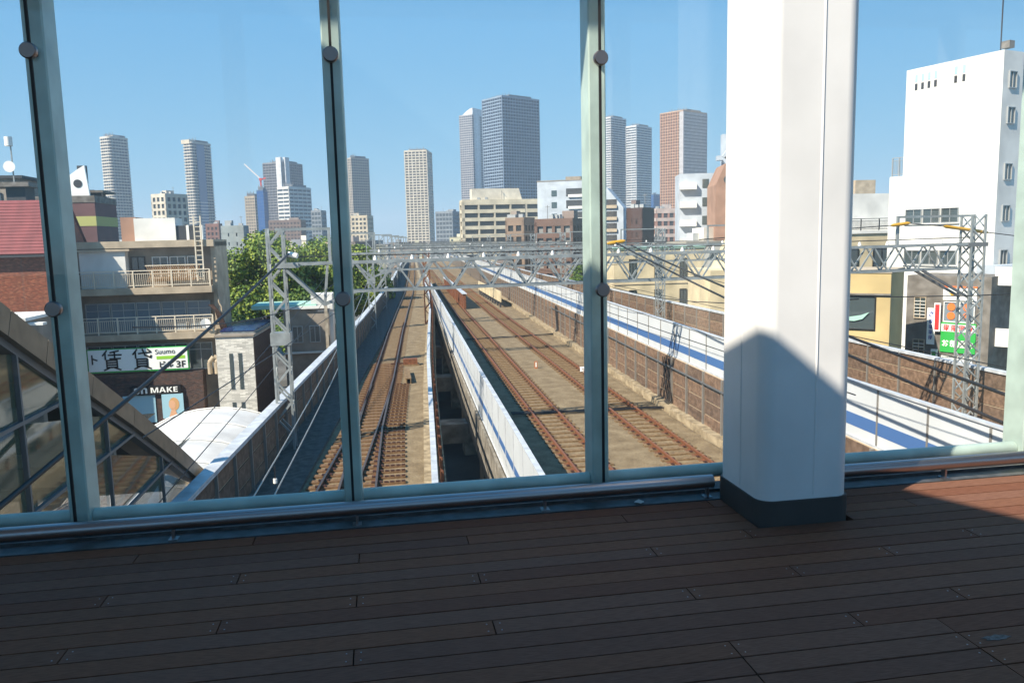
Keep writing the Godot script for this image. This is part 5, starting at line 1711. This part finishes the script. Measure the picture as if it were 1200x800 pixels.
	for k in 3:
		window(t, Vector3(-3.4 + k * 3.2, h - 2.4, 4.02), 0.9, 2.4, M.dark_frame, M.window)
		window(t, Vector3(-3.4 + k * 3.2, h - 6.0, 4.02), 0.9, 2.0, M.dark_frame, M.window)
	pb("side_band", t, Vector3(0, h - 4.3, 4.05), Vector3(11.5, 0.08, 0.06), M.render_beige)
	t = thing("glazed_house", "cream building with a raked corner and a large bluish window beside the column", "house", Vector3(35.3, GROUND, -76.0), -0.12)
	h = 11.2
	s = st()
	prism(s, PackedVector2Array([Vector2(-3.6, 0), Vector2(5, 0), Vector2(5, h + 6.5), Vector2(2.4, h + 6.0), Vector2(-1.2, h - 1.2), Vector2(-3.6, h - 1.2)]), Vector3(0, 0, -4), Vector3.RIGHT, Vector3.UP, Vector3.BACK * 8.0)
	obj("wall", s, M.render_cream, t)
	for k in 2:
		window(t, Vector3(-0.4 + k * 3.1, h - 4.4, 4.02), 2.9, 2.9, M.dark_frame, M.curtain_window, 0.0, 2, 0.1)
	pb("ledge", t, Vector3(0.7, h - 6.0, 4.1), Vector3(8.4, 0.15, 0.25), M.render_beige)

func s_print(t: Node3D, c: Vector3) -> void:
	# the pale figure printed on the dark shop window, as a flat plain shape
	var s := st()
	prism(s, PackedVector2Array([Vector2(-1.0, -0.2), Vector2(-0.3, 0.0), Vector2(0.5, 0.15), Vector2(1.0, 0.35), Vector2(0.6, -0.1), Vector2(0.1, -0.25)]), c, Vector3.RIGHT, Vector3.UP, Vector3.BACK * 0.01)
	obj("window_print", s, M.green_roof, t)

# ---------------------------------------------------------------- glazed station wall and canopy at the lower left
func build_hall() -> void:
	var prof := [Vector2(3.4, -5.2), Vector2(2.35, -7.6), Vector2(0.87, -10.73), Vector2(0.37, -11.76), Vector2(-0.39, -13.36), Vector2(-1.32, -15.31), Vector2(-2.67, -17.98), Vector2(-3.94, -20.4)]
	var t := thing("glazed_station_wall", "glazed station wall under a curved bronze edge at the lower left", "station wall", Vector3(-4.62, 0, 0))
	for i in prof.size() - 1:
		var a := Vector3(0, prof[i].x, prof[i].y)
		var b := Vector3(0, prof[i + 1].x, prof[i + 1].y)
		var n := 1 if i >= 2 else 2
		for k in n:
			var p := a.lerp(b, float(k) / n)
			var q := a.lerp(b, float(k + 1) / n)
			var d := (q - p).normalized() * 0.008
			bar_part("edge_plate", t, p + d + Vector3(-0.25, -0.17, 0), q - d + Vector3(-0.25, -0.17, 0), 0.72, 0.34, M.bronze)
			bar_part("rim_shade_frame", t, p + Vector3(-0.06, -0.40, 0), q + Vector3(-0.06, -0.40, 0), 0.16, 0.12, M.galv_dark)  # dark strip put in for the shade under the bronze edge, frame-coloured
	var ytop := func(z: float) -> float:
		for i in prof.size() - 1:
			if z <= prof[i].y and z >= prof[i + 1].y:
				return lerpf(prof[i].x, prof[i + 1].x, (z - prof[i].y) / (prof[i + 1].y - prof[i].y)) - 0.46
		return prof[0].x
	var levels := [-6.4, -5.4, -4.25, -3.05, -1.85, -0.62, 0.6, 1.8]
	var zs := [-5.3, -7.95, -11.03, -14.12, -17.2, -20.0]
	for z in zs:
		var top: float = ytop.call(z)
		pb("mullion", t, Vector3(0, (top - 6.4) * 0.5, z), Vector3(0.06, top + 6.4, 0.05), M.galv_dark)
	for j in levels.size():
		var y: float = levels[j]
		var ze := -20.2
		for k in 160:
			var zz := -5.3 - k * 0.1
			if ytop.call(zz) < y:
				ze = zz
				break
		if ze < -5.5:
			pb("transom", t, Vector3(0.005, y, (-5.3 + ze) * 0.5), Vector3(0.06, 0.05, -5.3 - ze), M.galv_dark)
	for i in zs.size() - 1:
		for j in levels.size() - 1:
			var z0: float = zs[i] - 0.035
			var z1: float = zs[i + 1] + 0.035
			var y0: float = levels[j] + 0.03
			var t0: float = minf(levels[j + 1] - 0.03, ytop.call(z0))
			var t1: float = minf(levels[j + 1] - 0.03, ytop.call(z1))
			if t0 < y0 + 0.05:
				continue
			t1 = maxf(t1, y0 + 0.01)
			var s := st()
			prism(s, PackedVector2Array([Vector2(z0, y0), Vector2(z1, y0), Vector2(z1, t1), Vector2(z0, t0)]), Vector3(-0.03, 0, 0), Vector3.BACK, Vector3.UP, Vector3.LEFT * 0.015)
			obj("pane", s, M.hall_glass, t)
	# what stands behind the glass
	var h := thing("station_hall", "dim station hall with a pale platform seen through the glazed wall", "hall", Vector3(-4.62, 0, 0))
	pb("platform", h, Vector3(-5.0, -5.9, -12.5), Vector3(8.4, 0.9, 15), M.hall_floor)
	pb("back_wall", h, Vector3(-9.4, -3.0, -12.5), Vector3(0.2, 6.5, 15.4), M.hall_floor)
	for k in 5:
		pb("column", h, Vector3(-3.2, -2.6, -7.0 - k * 2.9), Vector3(0.26, 5.6, 0.26), M.render_beige)
		bar_part("roof_beam", h, Vector3(-0.4, ytop.call(-7.0 - k * 2.9) - 0.3, -7.0 - k * 2.9), Vector3(-9.0, ytop.call(-7.0 - k * 2.9) - 0.3, -7.0 - k * 2.9), 0.14, 0.24, M.galv)
	for k in 3:
		pb("bench", h, Vector3(-2.0, -5.2, -9.0 - k * 3.4), Vector3(0.5, 0.5, 1.6), M.render_beige)
	bar_part("escalator_side", h, Vector3(-1.6, -4.6, -18.0), Vector3(-1.6, -1.2, -8.0), 0.1, 0.8, M.hall_dark)
	bar_part("escalator_side", h, Vector3(-2.6, -4.6, -18.0), Vector3(-2.6, -1.2, -8.0), 0.1, 0.8, M.hall_dark)
	var s := st()
	for i in prof.size() - 1:
		var a := Vector3(-0.5, prof[i].x - 0.12, prof[i].y)
		var b := Vector3(-0.5, prof[i + 1].x - 0.12, prof[i + 1].y)
		quad(s, a, b, b + Vector3.LEFT * 9, a + Vector3.LEFT * 9, Vector3(0, 0.9, -0.43))
		quad(s, a + Vector3.DOWN * 0.1, b + Vector3.DOWN * 0.1, b + Vector3(-9, -0.1, 0), a + Vector3(-9, -0.1, 0), Vector3(0, -0.9, 0.43))
	obj("roof", s, M.hall_dark, h)
	# white membrane canopy
	var c := thing("membrane_canopy", "white curved membrane canopy below the concrete building", "canopy", Vector3(-6.9, 0, -20.5))
	var N := 16
	var bays := 5
	for b in bays:
		s = st()
		for i in N:
			for k in 3:
				var f := func(u: int, v: float) -> Vector3:
					var a := PI * u / N
					var dip := 0.10 * sin(PI * v)
					return Vector3(cos(a) * (3.3 - dip), -7.1 + sin(a) * (2.0 - dip), -(b + v) * 2.7)
				var p := [f.call(i, k / 3.0), f.call(i + 1, k / 3.0), f.call(i + 1, (k + 1) / 3.0), f.call(i, (k + 1) / 3.0)]
				var n0 := Vector3(cos(PI * i / N), sin(PI * i / N) * 1.4, 0).normalized()
				var n1 := Vector3(cos(PI * (i + 1) / N), sin(PI * (i + 1) / N) * 1.4, 0).normalized()
				var nn := [n0, n1, n1, n0]
				for q in ([0, 1, 2, 0, 2, 3] if (p[2] - p[0]).cross(p[1] - p[0]).dot(n0) > 0.0 else [0, 2, 1, 0, 3, 2]):
					s.set_normal(nn[q])
					s.add_vertex(p[q])
		obj("membrane", s, M.membrane, c)
	for b in bays + 1:
		s = st()
		var pts := []
		for i in N + 1:
			var a := PI * i / N
			pts.append(Vector3(cos(a) * 3.34, -7.1 + sin(a) * 2.04, -b * 2.7))
		path_tube(s, pts, 0.025, 8)
		obj("rib", s, M.white_frame, c)
	for sx in [-1.0, 1.0]:
		for b in 3:
			pb("canopy_post", c, Vector3(sx * 3.3, -9.55, -b * 6.6), Vector3(0.16, 4.9, 0.16), M.white_frame)

# ---------------------------------------------------------------- trees
func make_tree(label: String, at: Vector3, h: float, rad: float, seed_: int, count: int, tones: Array) -> void:
	var t := thing("street_tree", label, "tree", at, 0.0, "trees left of the tracks")
	var r := RandomNumberGenerator.new()
	r.seed = seed_
	var s := st()
	tube(s, Vector3.ZERO, Vector3(0.1, h * 0.45, 0), 0.32, 10, 0.2)
	var blobs := []
	for i in 9:
		var a := TAU * i / 9 + r.randf()
		var q := Vector3(cos(a) * rad * r.randf_range(0.35, 0.7), h * r.randf_range(0.5, 0.86), sin(a) * rad * r.randf_range(0.35, 0.7))
		tube(s, Vector3(0.08, h * 0.38, 0), q, 0.13, 6, 0.03)
		blobs.append([q, rad * r.randf_range(0.34, 0.5)])
	blobs.append([Vector3(0, h * 0.84, 0), rad * 0.46])
	blobs.append([Vector3(0, h * 0.6, 0), rad * 0.55])
	for i in 7:
		var a := TAU * i / 7 + 0.3
		blobs.append([Vector3(cos(a) * rad * 0.72, h * r.randf_range(0.42, 0.6), sin(a) * rad * 0.72), rad * 0.33])
	obj("trunk", s, M.trunk, t)
	var sts := [st(), st(), st()]
	for i in count:
		var b: Array = blobs[r.randi() % blobs.size()]
		var d := Vector3(r.randfn(), r.randfn(), r.randfn()).normalized()
		var p: Vector3 = b[0] + d * b[1] * pow(r.randf(), 0.35) * Vector3(1, 0.85, 1)
		var n := (d + Vector3(r.randfn(), r.randfn() + 0.6, r.randfn()) * 0.6).normalized()
		var x := n.cross(Vector3(r.randfn(), r.randfn(), r.randfn())).normalized()
		var y := n.cross(x)
		var w := r.randf_range(0.07, 0.15)
		var l := w * r.randf_range(1.0, 1.5)
		var k: SurfaceTool = sts[tones[r.randi() % tones.size()]]
		k.set_normal(n)
		for v in [p - x * w, p + x * w, p - y * l, p - x * w, p + y * l, p + x * w]:
			k.add_vertex(v)
	var crown := Node3D.new()
	crown.name = "crown"
	t.add_child(crown)
	for k in 3:
		if tones.has(k):
			stuff(obj("leaves", sts[k], M["leaf%d" % k], crown))

func build_trees() -> void:
	make_tree("large round light green tree behind the left gantry mast", Vector3(-10.3, GROUND, -77), 15.6, 4.5, 1, 26000, [0, 0, 0, 1, 1, 2])
	make_tree("yellow green tree just left of the second mullion", Vector3(-5.2, GROUND, -83), 15.0, 4.4, 2, 22000, [0, 0, 1, 1, 2])
	make_tree("light green tree seen right of the second mullion by the second gantry", Vector3(-1.7, GROUND, -98), 14.2, 3.4, 3, 14000, [0, 0, 1, 2])
	make_tree("dark low tree beside the left plank wall below the gantry", Vector3(-6.4, GROUND, -72), 10.4, 3.0, 4, 12000, [1, 1, 2, 2])
	make_tree("dark shaded tree at the corner of the beige building", Vector3(-12.3, GROUND, -70), 8.6, 2.4, 5, 9000, [1, 2, 2])
	make_tree("small green shrubby tree beside the outer wall in the distance", Vector3(39.0, GROUND, -150), 9.5, 3.6, 6, 6000, [1, 1, 2])
	var p := thing("timber_pole", "slim pale utility pole in front of the trees by the left wall", "pole", Vector3(-3.9, GROUND, -60))
	pb("shaft", p, Vector3(0, 4.6, 0), Vector3(0.22, 9.2, 0.22), M.pale_concrete)
	pb("cross_arm", p, Vector3(0, 8.6, 0), Vector3(1.2, 0.1, 0.1), M.galv_dark)

func _ready() -> void:
	setup_view()
	make_materials()
	build_deck()
	build_screen()
	build_column()
	build_shelter()
	build_line()
	build_overhead()
	build_hall()
	build_left_buildings()
	build_right_buildings()
	build_city()
	build_trees()
	build_rails_inside()
	build_litter()
